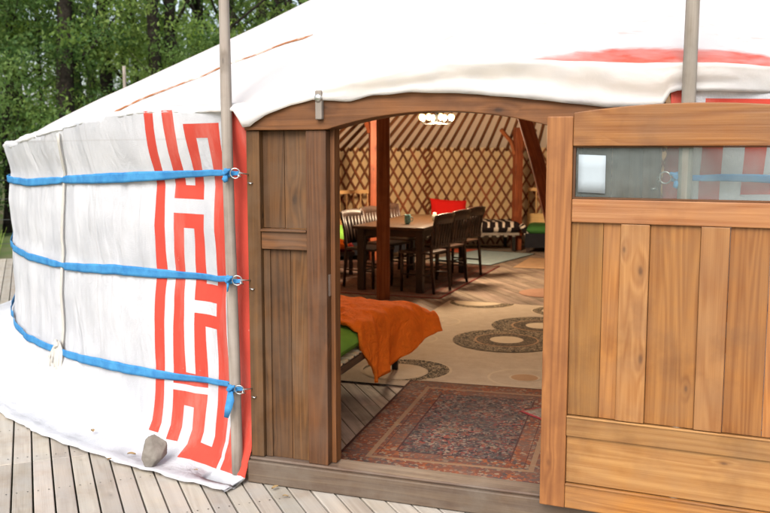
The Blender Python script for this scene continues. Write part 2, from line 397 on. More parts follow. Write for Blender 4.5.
    def lathe(s, prof, c=(0, 0, 0), n=24, smooth=True):
        rows = [[s.V((c[0]+r*math.cos(t*2*math.pi/n), c[1]+r*math.sin(t*2*math.pi/n), c[2]+z)) for t in range(n)] for r, z in prof]
        for i in range(len(rows)-1):
            for t in range(n):
                t2 = (t+1) % n
                s.F([rows[i][t], rows[i][t2], rows[i+1][t2], rows[i+1][t]], [(t/n, i/5)]*4, .5, smooth)
        return s
    def build(s, name, mats, parent=None, bevel=0, seg=2, solid=0, sub=0, loc=None, rot=None):
        me = bpy.data.meshes.new(name); me.from_pydata(s.v, [], s.f)
        uv = me.uv_layers.new(name='UVMap'); rn = me.uv_layers.new(name='rnd')
        uv.data.foreach_set('uv', [c for f in s.uv for p in f for c in p])
        rn.data.foreach_set('uv', [c for f, r in zip(s.uv, s.r) for _ in f for c in (r, r)])
        for m in (mats if isinstance(mats, (list, tuple)) else [mats]): me.materials.append(M[m] if isinstance(m, str) else m)
        me.polygons.foreach_set('material_index', s.mi); me.polygons.foreach_set('use_smooth', s.smooth)
        me.update()
        o = bpy.data.objects.new(name, me); COL.objects.link(o)
        if parent: o.parent = parent
        if loc: o.location = loc
        if rot: o.rotation_euler = rot
        if bevel:
            b = o.modifiers.new('edge', 'BEVEL'); b.width = bevel; b.segments = seg; b.limit_method = 'ANGLE'; b.angle_limit = R(40); b.harden_normals = False
        if solid:
            b = o.modifiers.new('thickness', 'SOLIDIFY'); b.thickness = solid; b.offset = -1
        if sub:
            b = o.modifiers.new('smooth', 'SUBSURF'); b.levels = b.render_levels = sub
        return o

def tag(o, label=None, cat=None, group=None, kind=None):
    for a, b in (('label', label), ('category', cat), ('group', group), ('kind', kind)):
        if b: o[a] = b
    return o
def thing(name, label, cat, loc=(0, 0, 0), rz=0, group=None):
    o = bpy.data.objects.new(name, None); COL.objects.link(o); o.location = loc; o.rotation_euler = (0, 0, rz)
    o.empty_display_size = .1
    return tag(o, label, cat, group)
def copy_tree(o, parent=None):
    kids = [c for c in bpy.data.objects if c.parent == o]
    c = o.copy(); COL.objects.link(c); c.parent = parent
    for k in kids: copy_tree(k, c)
    return c
def FR(x, y, deg, z=0):
    return Matrix.Translation((x, y, z)) @ Matrix.Rotation(R(deg), 4, 'Z')
def P(th, r, z): return (r*math.cos(AX-R(th)), r*math.sin(AX-R(th)), z)      # local to the yurt
def PW(th, r, z): p = P(th, r, z); return (p[0]+CX, p[1]+CY, p[2])
def interp(tab, x):
    if x <= tab[0][0]: return tab[0][1]
    for (a, b), (c, d) in zip(tab, tab[1:]):
        if x <= c:
            t = (x-a)/(c-a); return b+(d-b)*t
    return tab[-1][1]
def sm(x, a, b):
    t = min(1, max(0, (x-a)/(b-a))); return t*t*(3-2*t)
def nz(x, y, z=0.0): return noise.noise((x, y, z))
def merge(regular, special, tol):
    out = [x for x in regular if all(abs(x-s) > tol for s in special)] + list(special)
    return sorted(out)

# ------------------------------------------------------------------ yurt
yurt = thing('yurt', 'big round white canvas yurt with red meander bands and its brown framed doorway standing open', 'yurt', (CX, CY, 0))
MFR = FR(-.64-CX, 4.24-CY, -20)          # door frame: x along the frame, y inward
MLF = FR(.66-CX, 3.67-CY, -23.95)        # open leaf: x from the hinge, y inward

WR = [(-.2, 6.25), (.012, 6.15), (.03, 6.04), (.08, 5.965), (.15, 5.93), (.3, 5.905), (.45, 5.892), (.7, 5.897), (.85, 5.89), (.95, 5.877), (1.05, 5.885), (1.2, 5.89), (1.34, 5.88), (1.44, 5.866), (1.52, 5.888), (1.6, 5.912), (1.7, 5.932), (1.80, 5.94), (1.9, 5.94)]
def cord_th(z): return interp([(.2, 29.6), (.35, 29.3), (.95, 28.75), (1.42, 28.25), (1.55, 27.6), (1.72, 27.1)], z)
def wall_r(th, z, wr=1.0):
    a = abs(th) if abs(th) <= 180 else 360-abs(th)
    r = interp(WR, z)
    r -= .14*sm(a, 15, 34)*sm(z, .0, .3)
    r += (.105*(1-sm(a, 8.9, 13.5)))*sm(z, -.02, .1)           # meets the door frame
    # cinched by the cord
    r -= .025*math.exp(-((a-cord_th(z))/.7)**2)*sm(z, .1, .35)
    r += wr*(.018*nz(th*.35, z*1.2) + .009*nz(th*1.5, z*1.0, 5) + .006*nz(th*.9, z*6, 9) - .008*abs(nz(th*.8+z*1.5, z*1.5, 21)))
    for zs in (1.44, .93, .4): r += wr*.010*math.exp(-((z-zs)/.16)**2)*nz(th*3.1, zs*9, 2)
    return r
SLEG = [(-.1, 1.715), (0, 1.705), (.1, 1.765), (.22, 1.802), (.33, 1.826), (.42, 1.822), (.5, 1.812), (.6, 1.838), (.8, 1.848), (1.0, 1.84), (1.2, 1.822), (1.45, 1.792), (1.6, 1.772), (1.815, 1.775), (1.84, 1.825), (1.87, 1.832)]
def hem_z(th):
    if -9.3 <= th <= 9.0:
        s = .925 - 5.94*math.tan(R(th)); return interp(SLEG, s)
    if th > 0: return interp([(9.0, 1.71), (9.45, 1.78), (17, 1.79), (25, 1.735), (40, 1.62), (180, 1.62)], th)
    return interp([(9.3, 1.83), (17, 1.82), (25, 1.75), (40, 1.66), (180, 1.66)], -th)
def brk_z(th):
    if th > 9.0: return hem_z(th)+interp([(9.0, .10), (9.5, .035), (17, .035), (40, .045)], th)
    if th > -11: return interp([(-11, 1.925), (-7, 1.935), (-3, 1.965), (0, 1.965), (4.5, 1.885), (9.0, 1.81)], th)
    return max(hem_z(th)+.05, interp([(11, 1.925), (17, 1.90), (25, 1.82), (40, 1.71)], -th))
COLS = [(16.68, 15.92), (15.23, 14.45), (13.72, 12.96), (12.01, 11.02)]      # A, B, C, D
ER = (10.73, 8.75)
COLS_R = [(15.6, 14.9), (14.1, 13.35), (12.56, 11.68), (10.84, 10.02)]; ER_R = (9.42, 8.7)
def meander(right=False):
    rects = []; COLS_ = COLS_R if right else COLS; up = .07 if right else 0
    A, B, C_, D = COLS_
    def add(t0, t1, z0, z1): rects.append((min(t0, t1), max(t0, t1), min(z0, z1)+up*(z0 > .5), max(z0, z1)+up*(z1 > .5)))
    add(*A, .10, 1.80); add(*B, 1.35, 1.80)
    add(*C_, 1.42, 1.73); add(B[0], C_[1], 1.35, 1.42)
    add(C_[0], D[1], 1.66, 1.73); add(*D, .045, 1.66)
    add(B[0], C_[1], 1.20, 1.275); add(*B, .375, 1.20); add(*C_, .83, 1.20)
    add(C_[0], D[1], .83, .92); add(B[0], C_[1], .375, .44); add(C_[0], D[1], .70, .765); add(*C_, .44, .70)
    add(B[0], C_[1], .265, .34); add(*B, .08, .265); add(*C_, .045, .265); add(C_[0], D[1], .03, .10)
    add(*(ER_R if right else ER), .035, 1.78)
    return rects
RECTS = meander(); RECTS_R = meander(True)
ths = [8.6+.4*i for i in range(100)]
ths = [t for t in ths if t < 46]
spt = lambda RR: sorted({round(x, 3) for r in RR for x in r[:2]})
tposf = lambda RR: merge(ths, spt(RR), .2) + [48+3*i for i in range(int((180-48)/3)+1)]
zreg = [-.2, -.1, .0, .012, .02] + [.03+.04*i for i in range(45)]
sp_z = sorted({round(x, 3) for r in RECTS for x in r[2:]})
zpos = merge([z for z in zreg if z <= 1.84], sp_z, .014)
def in_red(th, z):
    a = abs(th)
    if a > 17: return 0
    return 1 if any(r[0] < a < r[1] and r[2] < z < r[3] for r in (RECTS if th > 0 else RECTS_R)) else 0
wall_ids = ['canvas', 'red']
mb = MB()
def wall_pt(th, z):
    th = math.copysign(max(abs(th), 9.14 if th > 0 else (8.68+.1*sm(z, 1.45, 1.6))), th)
    wob = .05*nz(th*.4, z*4.0, 3) if abs(th) < 18 else 0
    r = wall_r(th, z)
    if z < .012:                       # the skirt spread on the boards
        t = (.012-z)/.212
        r = 6.15 + .09*t + .035*t*nz(th*.55, 1.0) + .02*t*nz(th*1.6, 4.0)
        zz = .013 + .012*max(0, nz(th*.8, z*9, 7)) + .006*t
    else:
        zz = z
    return P(th+wob, r, zz)
for sgn in (1, -1):
    us = [sgn*t for t in tposf(RECTS if sgn > 0 else RECTS_R)]
    if sgn < 0: us = us[::-1]
    zp = zpos if sgn > 0 else merge([z for z in zreg if z <= 1.84], sorted({round(x, 3) for r in RECTS_R for x in r[2:]}), .014) + [1.875, 1.91]
    mb.grid(lambda t, z: wall_pt(t, min(z, brk_z(t)-.02)), us, zp, matf=in_red)
mb.build('wall_cover', wall_ids, yurt, solid=.006)

# roof canvas
def hem_r(th):
    a = abs(th); base = max(wall_r(th, hem_z(th)), wall_r(th, hem_z(th)-.04))+.003
    if a < 9.0: fr = 5.94/math.cos(R(a))+.05; return fr
    return 6.075 + (base-6.075)*sm(a, 9.0, 12.5)
RC, ZC = .95, 4.10
def roof_pt(th, q):
    """q<0: from the hem (-1) to the fold (0); q>0: metres up the slope"""
    th0 = (th+180) % 360-180
    zh, zb, rh = hem_z(th0), brk_z(th0), hem_r(th0)
    rb = rh - (.05-.03*sm(th0, 20, 30))*sm(th0, 2, 9.5) + .035*(1-sm(th0, 2, 9.5))*sm(th0, -40, -14) - .04*(1-sm(th0, -40, -14))
    if q <= 0:
        t = -q; z = zb+(zh-zb)*t
        r = rb+(rh-rb)*max(0, math.sin(t*math.pi/2))**.8
        drop = zb-zh
        r += min(.05, drop*.34)*(nz(th0*.22, t*2.0-th0*.10, 3)*math.sin(min(1, t)*2.6) + .30*abs(nz(th0*.9, t*2.6+th0*.25, 8)) + .12*nz(th0*2.2, t*4, 1))
        return P(th, r, z + .004*nz(th0*1.1, 2))
    L = math.hypot(rb-RC, ZC-zb); t = min(1, q/L)
    r = rb+(RC-rb)*t; z = zb+(ZC-zb)*t - .04*max(0, math.sin(t*math.pi))**.8
    z += (.014*nz(th0*.22, q*.8) + .006*nz(th0*1.0, q*3, 4))*min(1, t*12+.2)
    z -= .02*math.exp(-q/.05)
    if th0 > 9.3: z -= (.035+.05*sm(th0, 22, 45))*math.exp(-q/(.10+.12*sm(th0, 22, 45)))                 # rounded shoulder on the plain eave
    return P(th, r, z)
qs = [-1-.0001, -1, -.88, -.75, -.62, -.5, -.38, -.25, -.12, 0, .02, .05, .09, .14, .2, .28, .38, .5, .65, .85, 1.1, 1.4, 1.8, 2.3, 2.9, 3.5, 4.1, 4.7, 5.1, 5.5]
tr = []
t = -180.0
while t < 180:
    tr.append(t); t += (.25 if -12 <= t < 12 else .5) if -35 < t < 45 else 2.5
tr.append(180.0)
mb = MB()
def roof_w(th, q):
    if q < -1:
        p = roof_pt(th, -1); return (p[0]*.998, p[1]*.998, p[2]+.010)
    return roof_pt(th, min(q, 5.55))
mb.grid(roof_w, tr, qs, uvf=lambda u, v: (u/10, v))
roofo = mb.build('roof_cover', ['roof'], yurt, solid=.004)
# seam of an overlapping sheet on the roof
seam = [(-1.54, 5.09), (-1.38, 5.14), (-1.16, 5.18), (-1.02, 5.20), (-.90, 5.29), (-.79, 5.35), (-.65, 5.41), (-.40, 5.50)]
def roof_height(x, y):
    lx, ly = x-CX, y-CY; r = math.hypot(lx, ly); th = math.degrees(AX-math.atan2(ly, lx)); th = (th+180) % 360-180
    rb = hem_r(th)-.05*sm(th, 2, 9.5)+.035*(1-sm(th, 2, 9.5)); zb = brk_z(th); L = math.hypot(rb-RC, ZC-zb); q = L*(rb-r)/(rb-RC)
    return roof_pt(th, q)[2]
pts = []
for a, b in zip(seam, seam[1:]):
    for i in range(8):
        t = i/8; x, y = a[0]+(b[0]-a[0])*t, a[1]+(b[1]-a[1])*t
        pts.append((x-CX, y-CY, roof_height(x, y)+.008+.003*nz(i, t*9)))
k = NT('rusty_seam_line', .9, .1); k.base(k.mix(k.rng(k.noise(k.obj(), 9.0, 4.0), .38, .55), (.62, .56, .50), (.30, .13, .06))); M['seam'] = k.m
MB().tube(pts, [.004+.008*max(0, nz(i*.35, 1)) + .002 for i in range(len(pts))], 6).build('roof_seam', 'seam', roofo)

# lining inside
def zl(th):
    a = abs((th+180) % 360-180); return 1.93-.29*sm(a, 9.0, 13.5)
mb = MB()
mb.grid(lambda th, z: P(th, 5.63, z), [9.6+2.5*i for i in range(136)] + [350.4], [0.0, .4, .8, 1.2, 1.64])
mb.build('wall_lining', 'lining', yurt)
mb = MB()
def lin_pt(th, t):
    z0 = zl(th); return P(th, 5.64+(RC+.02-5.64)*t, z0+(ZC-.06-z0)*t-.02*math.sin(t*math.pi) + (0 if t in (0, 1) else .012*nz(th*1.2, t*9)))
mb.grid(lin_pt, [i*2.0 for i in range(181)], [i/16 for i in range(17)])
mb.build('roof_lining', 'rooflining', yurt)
# lattice of crossing laths
NL = 208; DTH = 360/NL
mb = MB()
def lath(th0, sg, rad, z0=.03, z1=1.63, wd=.0155):
    rows = []; rn = random.random(); n = 5
    for i in range(n+1):
        t = i/n; th = th0+sg*9.9*(t-.5); z = z0+(z1-z0)*t
        e = math.degrees(wd*.87/rad); dz = wd*.5*sg
        rows.append([mb.V(P(th-e, rad, z+dz)), mb.V(P(th+e, rad, z-dz)), mb.V(P(th+e, rad-.011, z-dz)), mb.V(P(th-e, rad-.011, z+dz))])
    for i in range(n):
        for q in range(4):
            q2 = (q+1) % 4
            mb.F([rows[i][q], rows[i][q2], rows[i+1][q2], rows[i+1][q]], [(i*.3, q*.03+rn), (i*.3, q*.03+.03+rn), (i*.3+.3, q*.03+.03+rn), (i*.3+.3, q*.03+rn)], rn)
for i in range(NL):
    th = i*DTH
    if 16 < th < 344:
        lath(th, 1, 5.605); lath(th, -1, 5.592)
mb.build('lattice_wall', 'lath', yurt)
mb = MB()
for th, q in ((143.2, 0), (143.6, 1.6), (144.0, 3.1)):
    mb.tube([P(th+.42*math.sin(z*24+q), 5.565-.004*q, z) for z in [i*.04 for i in range(41)]], .015, 6)
mb.build('lattice_joint', 'darkpost', yurt)
# roof poles
def rafter(mb, th=0.0):
    z0 = zl(th if th else 90)
    a, b = Vector(P(th, 5.60, z0-.04)), Vector(P(th, RC+.04, ZC-.12))
    mb.tube([a, a.lerp(b, .5), b], [.027, .024, .017], 6, smooth=False)
rm = MB(); rafter(rm); ro = rm.build('roof_pole', 'rafter', yurt)
rest = MB(); first = True
vis = sorted(range(NL), key=lambda i: abs(i*DTH-146))[:100]
for i in range(NL):
    th = i*DTH
    if i in vis:
        if first: o = ro; first = False
        else:
            o = ro.copy(); COL.objects.link(o); o.parent = yurt
        o.rotation_euler = (R(random.uniform(-.05, .05)), 0, -R(th))
    else: rafter(rest, th if th > .01 else .01)
o = rest.build('roof_poles_behind', 'rafter', yurt); o.name = 'roof_pole_rest'; tag(o, kind='stuff')
mb = MB(); mb.tube([P(i*7.5, RC, ZC-.08) for i in range(48)], .055, 10, close=True)
mb.build('crown_ring', 'warm', yurt)
mb = MB()
for i in range(4):
    mb.tube([P(i*45+180*0, RC, ZC-.04), (0, 0, ZC+.22), P(i*45+180, RC, ZC-.04)], .022, 8)
mb.build('crown_spokes', 'warm', yurt)

k = NT('added_sun_diffuser', .5, .3); k.base((.8, .8, .78)); tl = k.n.new('ShaderNodeBsdfTranslucent'); tl.inputs[0].default_value = (.9, .88, .82, 1)  # translucent material for the added cover that softens sunlight through the crown
mx = k.n.new('ShaderNodeMixShader'); mx.inputs[0].default_value = .75; k.l.new(k.b.outputs[0], mx.inputs[1]); k.l.new(tl.outputs[0], mx.inputs[2]); k.l.new(mx.outputs[0], k.out.inputs[0]); M['diffuser'] = k.m
mb = MB(); mb.lathe([(1.03*math.cos(i*math.pi/16), ZC+.02+.38*math.sin(i*math.pi/16)) for i in range(9)], n=48); mb.build('sun_diffuser_dome', 'diffuser', yurt)  # unseen dome, added to spread the direct sun before it enters the room
# --- door frame
fr = MB(MFR); lin = [(-.03, 1.60), (0, 1.60)]
frame = MB(MFR)
# outline of the lintel beam
poly = [(0, 1.690), (.40, 1.690)]
for i in range(25):
    s = .42+1.01*i/24; poly.append((s, 1.692+.072*(1-((s-.925)/.505)**2)))
poly += [(1.45, 1.690), (1.85, 1.690), (1.85, 1.73)]
for i in range(25):
    s = 1.8-1.75*i/24; poly.append((s, 1.76+.115*(1-((s-.925)/.925)**2)))
poly += [(0, 1.73)]
frame.prism(poly, -.035, .10, rnd=.31)
df = frame.build('door_frame', 'lintel', yurt, bevel=.004)
MB(MFR).box((0, -.02, .13), (.068, .09, 1.689), 2).build('post', 'frame', df, bevel=.004)
MB(MFR).box((1.782, -.02, .13), (1.85, .09, 1.689), 2).build('post', 'frame', df, bevel=.004)
for s0, s1 in ((.305, .405), (1.445, 1.545)):
    MB(MFR).box((s0, -.022, .128), (s1, .09, 1.6885), 2).build('jamb', 'frame', df, bevel=.004)
MB(MFR).box((.406, .022, .13), (.428, .085, 1.70), 2).build('door_stop', 'lintel', df, bevel=.002)
MB(MFR).box((1.422, .022, .13), (1.444, .085, 1.70), 2).build('door_stop', 'warm', df, bevel=.002)
th_ = MB(MFR); th_.box((-.01, -.045, 0.004), (1.86, .10, .112), 0, .4); th_.box((-.006, -.030, .1122), (1.856, .095, .127), 0, .6)
th_.build('threshold', 'sill', df, bevel=.006)
for (a, b) in ((.069, .304), (1.546, 1.781)):
    for (z0, z1) in ((.128, 1.136), (1.237, 1.6885)):
        m = (a+b)/2 + (.02 if z0 < 1 else -.005)
        pm = MB(MFR)
        pm.box((a, .012, z0), (m-.0015, .035, z1), 2); pm.box((m+.0015, .010, z0), (b, .035, z1), 2)
        if z0 < 1: pm.box((a+.001, .002, z0+.001), (a+.035, .0095, z1-.001), 2)
        pm.build('plank_panel', 'frame', df, bevel=.002)
    rl = MB(MFR); rl.box((a-.0, -.014, 1.139), (b, .034, 1.234), 0); rl.box((a, -.026, 1.222), (b, -.0145, 1.2335), 0); rl.build('rail', 'frame', df, bevel=.003)
# turning latch on the lintel
lt = MB(MFR); lt.box((.372, -.062, 1.735), (.404, -.037, 1.862), 2); la = lt.build('turn_latch', 'pole', df, bevel=.004)
bl = MB(MFR @ Matrix.Translation((.388, -.063, 1.83)) @ Matrix.Rotation(R(90), 4, 'X')); bl.lathe([(.0, .010), (.011, .010), (.017, .005), (.018, -.001)], n=16); bl.build('bolt_head', 'steel', la)
MB(MFR).box((.4055, .0, .93), (.4085, .02, 1.03), 2).build('strike_plate', 'steel', df)

def torus(mb, c, X, Rr, r, n=20, k=8, gap=0):
    pts = []
    for i in range(n):
        a = 2*math.pi*i/n; pts.append(X @ Vector((Rr*math.cos(a), 0, Rr*math.sin(a))) + Vector(c))
    mb.tube(pts, r, k, close=True)
RZ = (1.493, .994, .470)
for s_, sg in ((-.024, 1), (1.874, -1)):
    for i, z in enumerate(RZ):
        mb = MB(MFR); tilt = Matrix.Rotation(R((18, 25, 50)[i]*sg), 3, 'Y') @ Matrix.Rotation(R(20*sg), 3, 'Z')
        torus(mb, (s_, -.085, z), tilt, .023, .0027)
        rg = mb.build('tie_ring', 'steel', df)
        hk = MB(MFR); hk.tube([(s_+sg*.034, -.021, z-.006), (s_+sg*.030, -.055, z-.002), (s_+sg*.020, -.083, z+.004), (s_+sg*.016, -.090, z-.012), (s_+sg*.026, -.075, z-.016)], .0034, 7)
        hk.tube([(s_+sg*.055, -.021, z-.045), (s_+sg*.052, -.032, z-.048), (s_+sg*.038, -.030, z-.044), (s_+sg*.036, -.021, z-.05)], .003, 6)
        hk.build('hook', 'steel', df)

# --- open leaf
leaf = MB(MLF)
Lw = 1.06
def arc(x): return 1.735+.042*(1-((x-.55)/.52)**2)
leaf.box((0, -.024, .118), (.105, .024, 1.733), 2, .42)
door = leaf.build('door', 'leafred', yurt, bevel=.004)
MB(MLF).box((Lw-.105, -.024, .118), (Lw, .024, 1.733), 2).build('stile', 'leafred', door, bevel=.004)
poly = [(.1065, 1.615), (Lw-.1065, 1.615)]
for i in range(21):
    x = Lw-.1065-(Lw-.213)*i/20; poly.append((x, arc(x)))
MB(MLF).prism(poly, -.026, .022, rnd=.2).build('top_rail', 'leafwood', door, bevel=.004)
MB(MLF).box((.1065, -.022, 1.312), (Lw-.1065, .02, 1.405), 0, .55).build('rail', 'leafwood_pale', door, bevel=.004)
mb = MB(MLF); mb.box((.1065, -.022, .428), (Lw-.1065, .02, .512), 0, .11); mb.box((.1065, -.027, .506), (Lw-.1065, -.0225, .5145), 0, .8); mb.build('rail', 'leafwood_pale', door, bevel=.003)
mb = MB(MLF); mb.box((.1065, -.022, .119), (Lw-.1065, .02, .222), 0, .93); mb.box((.1065, -.028, .216), (Lw-.1065, -.0225, .2255), 0, .5); mb.build('rail', 'leafwood', door, bevel=.003)
MB(MLF).box((.1065, -.008, .2265), (Lw-.1065, .012, .4275), 0, .66).build('lower_panel', 'leafwood_pale', door, bevel=.002)
for i, (a, b) in enumerate(((.1065, .300), (.414, .600), (.706, Lw-.1065))):
    pm = MB(MLF)
    if i == 0:
        pm.box((a, -.006, .5155), (a+.125, .012, 1.3115), 2, .13); pm.box((a+.1265, -.0055, .5155), (b, .012, 1.3115), 2, .77)
    elif i == 1: pm.box((a, -.006, .5155), (b, .012, 1.3115), 2, .37)
    else: pm.box((a, -.006, .5155), (a+.14, .012, 1.3115), 2, .21); pm.box((a+.1415, -.0055, .5155), (b, .012, 1.3115), 2, .88)
    pm.build('plank_panel', 'leafwood', door, bevel=.0015)
for i, (a, b) in enumerate(((.3015, .4125), (.6015, .7045))):
    MB(MLF).box((a, -.019, .5155), (b, .014, 1.3105), 2, (.48, .05)[i]).build('batten', 'leafwood_pale', door, bevel=.003)
pf = MB(MLF)
pf.box((.1068, -.012, 1.4065), (Lw-.1068, .006, 1.413), 0); pf.box((.1068, -.012, 1.609), (Lw-.1068, .006, 1.6145), 0)
pf.box((.1068, -.012, 1.4135), (.116, .006, 1.6085), 2); pf.box((Lw-.116, -.012, 1.4135), (Lw-.1068, .006, 1.6085), 2)
pf.build('glazing_bead', 'frame', door)
MB(MLF).box((.1165, -.002, 1.4138), (Lw-.1165, .002, 1.6082), 0).build('glass_pane', 'glass', door)
for z in (.35, 1.5):
    hg = MB(MLF); hg.tube([(.012, .030, z-.04), (.012, .030, z+.04)], .007, 8); hg.build('hinge', 'darkmetal', door)
pp = MB(MLF); pp.grid(lambda u, v: (.126+.108*u, -.0055-.003*math.sin(u*2)*v, 1.432+.150*v - .004*u), [0, .25, .5, .75, 1], [0, .33, .66, 1])
W0 = Matrix.Translation((CX, CY, 0))
pn = MB(W0 @ MLF); pn.grid(lambda u, v: (.126+.108*u, -.0065-.003*math.sin(u*2)*v, 1.432+.150*v-.004*u), [0, .25, .5, .75, 1], [0, .33, .66, 1])
tag(pn.build('notice_sheet', 'paper', solid=.0006), 'blank white paper sheet taped to the glass of the open door', 'paper')

# ------------------------------------------------------------------ blue straps
POLE_T, POLE_R = 9.78, 6.06
def strap(zt, i, sgn, name_label):
    tabs = [[(9, 1.493), (12, 1.488), (20, 1.447), (28, 1.415), (36, 1.375), (60, 1.37), (172, 1.38)],
            [(9, .992), (12, .962), (20, .935), (28, .875), (36, .86), (60, .86), (172, .87)],
            [(9, .475), (12, .43), (20, .385), (28, .315), (36, .285), (60, .32), (172, .32)]][i]
    mb = MB(W0)
    th = [9.1, 9.3, 9.5, 9.7, 9.95, 10.2, 10.45, 10.7, 11.0, 11.4, 11.9, 12.3] + [12.8+.6*q for q in range(60)] + [50+4*q for q in range(31)]
    def pt(t, w):
        z = interp(tabs, t)
        r = max(wall_r(sgn*(t+a), z+b) for a in (-.35, 0, .35) for b in (-.03, 0, .03))+.012
        r = max(r, POLE_R+.034-.11*abs(t-POLE_T)**1.2) if abs(t-POLE_T) < .9 else r
        if t < 9.8: r = max(r, 6.09)
        wid = interp([(9.3, .010), (10.6, .014), (12.5, .018), (16, .026), (21, .029), (27.5+.4*i, .024), (28.2+.5*i, .011), (29.0+.5*i, .022), (33, .026), (172, .026)], t)
        tw = .5*math.exp(-((t-14)/2.2)**2)
        return P(sgn*t, r+w*wid*tw*.5 + .003, z+w*wid*(1-tw*.3) + .003*nz(t*.8, i))
    mb.grid(pt, th, [-1, -.5, 0, .5, 1])
    # knot by the ring
    c = Vector((-.024 if sgn > 0 else 1.874, -.085, RZ[i])); q = -sgn
    X = MFR
    def K(dx, dy, dz): return tuple(X @ Vector((c.x+q*dx, c.y+dy, c.z+dz)))
    for loop in range(3):
        mb.tube([K(.020+.003*loop, -.008, .016), K(.042, -.016, .012-.006*loop), K(.050+.004*loop, .0, -.002), K(.040, .012, -.012), K(.022, .004, -.006)], [.007, .0095, .010, .0095, .006], 8, flat=.7)
    mb.tube([K(.046, .0, .018), K(.049, -.012, .0), K(.045, 0, -.018)], [.008, .012, .008], 8)
    if i == 0: mb.tube([K(.044, -.008, -.01), K(.046, -.014, -.026), K(.040, -.014, -.038)], [.008, .013, .009], 8)
    elif i == 1: mb.tube([K(.044, -.008, -.008), K(.043, -.012, -.03), K(.046, -.012, -.052)], [.008, .009, .004], 8, flat=.4)
    else:
        tail = [K(.040, -.014, -.005), K(.036, -.022, -.045), K(.046, -.024, -.085), K(.062, -.020, -.135)]
        ids = []
        for a, wv in zip(tail, (.012, .019, .018, .011)):
            a = Vector(a); ids.append((mb.V(a+Vector((-wv, .3*wv, 0))), mb.V(a+Vector((wv, -.3*wv, -.003)))))
        for (a, b), (c2, d2) in zip(ids, ids[1:]): mb.F([a, b, d2, c2], [(0, 0)]*4, .5, True)
    o = mb.build('tie_strap', 'strap', solid=.002)
    tag(o, name_label, 'strap', 'blue straps round the yurt wall')
for sgn, side in ((1, 'left of the doorway'), (-1, 'behind the open door')):
    for i, nm in enumerate(('top blue strap knotted to the ring ', 'middle blue strap knotted to the ring ', 'bottom blue strap knotted to the ring ')):
        strap(RZ[i], i, sgn, nm+side+(' with a loose tail' if i == 2 and sgn > 0 else ''))

# ------------------------------------------------------------------ white cord
mb = MB(W0)
def cord(off=0.0):
    return [P(cord_th(z)+off, wall_r(cord_th(z), z)+.024, z) for z in [1.70-.06*q for q in range(24)]]
mb.tube(cord(), .0075, 8); mb.tube(cord(.16), .005, 7)
kc = Vector(P(29.35, wall_r(29.35, .33)+.035, .345))
er = Vector((math.cos(AX-R(29.3)), math.sin(AX-R(29.3)), 0)); et = Vector((er.y, -er.x, 0)); ez = Vector((0, 0, 1))
if et.x > 0: et = -et
def KP(a, b, c): return tuple(kc+et*a+er*b+ez*c)
for a0, dn, wd in ((.045, -.19, .055), (.0, -.215, .05), (-.050, -.17, .045), (.085, -.15, .05), (-.02, -.16, .03)):
    mb.tube([KP(0, .01, .02), KP(a0-wd*.4, .02, -.03), KP(a0-wd*.55, .034, dn*.7), KP(a0, .036, dn), KP(a0+wd*.55, .032, dn*.6), KP(a0*.5+wd*.2, .02, -.02), KP(0, .012, .015)], .0115, 8)
mb.tube([KP(-.02, .02, .02), KP(.0, .032, .0), KP(.02, .02, -.015)], .014, 8)
mb.tube([KP(.02, .02, .03), KP(.0, .034, .012), KP(-.02, .02, 0)], .013, 8)
mb.tube([KP(-.01, .02, -.02), KP(-.022, .018, -.12), KP(-.016, .02, -.21)], .006, 7)
tag(mb.build('white_rope', 'rope'), 'white cord hanging down the left wall over the straps, bunched in loops at its foot', 'cord')

mb = MB()
mb.grid(lambda u, v: tuple(Vector((math.cos(u)*math.cos(v)*.062, math.sin(u)*math.cos(v)*.026, math.sin(v)*.085))*(1+.12*nz(u, v*2))), [i*math.pi/12 for i in range(25)], [-math.pi/2+i*math.pi/12 for i in range(13)])
kp = KP(.01, .004, -.11)
tag(mb.build('stone', 'stone', loc=kp, rot=(0, 0, AX-R(29.3)+R(90))), 'small grey stone caught in the loops of the white cord as a weight', 'stone')
# ------------------------------------------------------------------ poles round the yurt
def pole(th, r, h, lab, lean=(0, 0), rad=.027, x=None):
    p = PW(th, r, 0) if x is None else x
    mb = MB(); n = 16
    mb.tube([(lean[0]*t + .006*nz(t*3, p[0]), lean[1]*t + .006*nz(t*3, p[1], 3), .012+(h-.012)*t) for t in [i/n for i in range(n+1)]], [rad*(1.04-.16*i/n)+.0012*nz(i*.9, p[0]) for i in range(n+1)], 14)
    o = mb.build('wooden_pole', 'pole', loc=(p[0], p[1], 0))
    tag(o, lab, 'pole', 'wooden poles standing round the yurt'); return o
pole(9.74, POLE_R+.002, 2.85, 'grey wooden pole upright against the red bands left of the doorway', (-.03, .0))
pole(-9.33, 6.125, 2.85, 'grey wooden pole rising behind the open plank door', (.0, .0), .028)
pole(0, 0, 2.69, 'thin pale pole poking up behind the far side of the white roof', (.0, .0), .024, (-3.42, 12.0, 0))

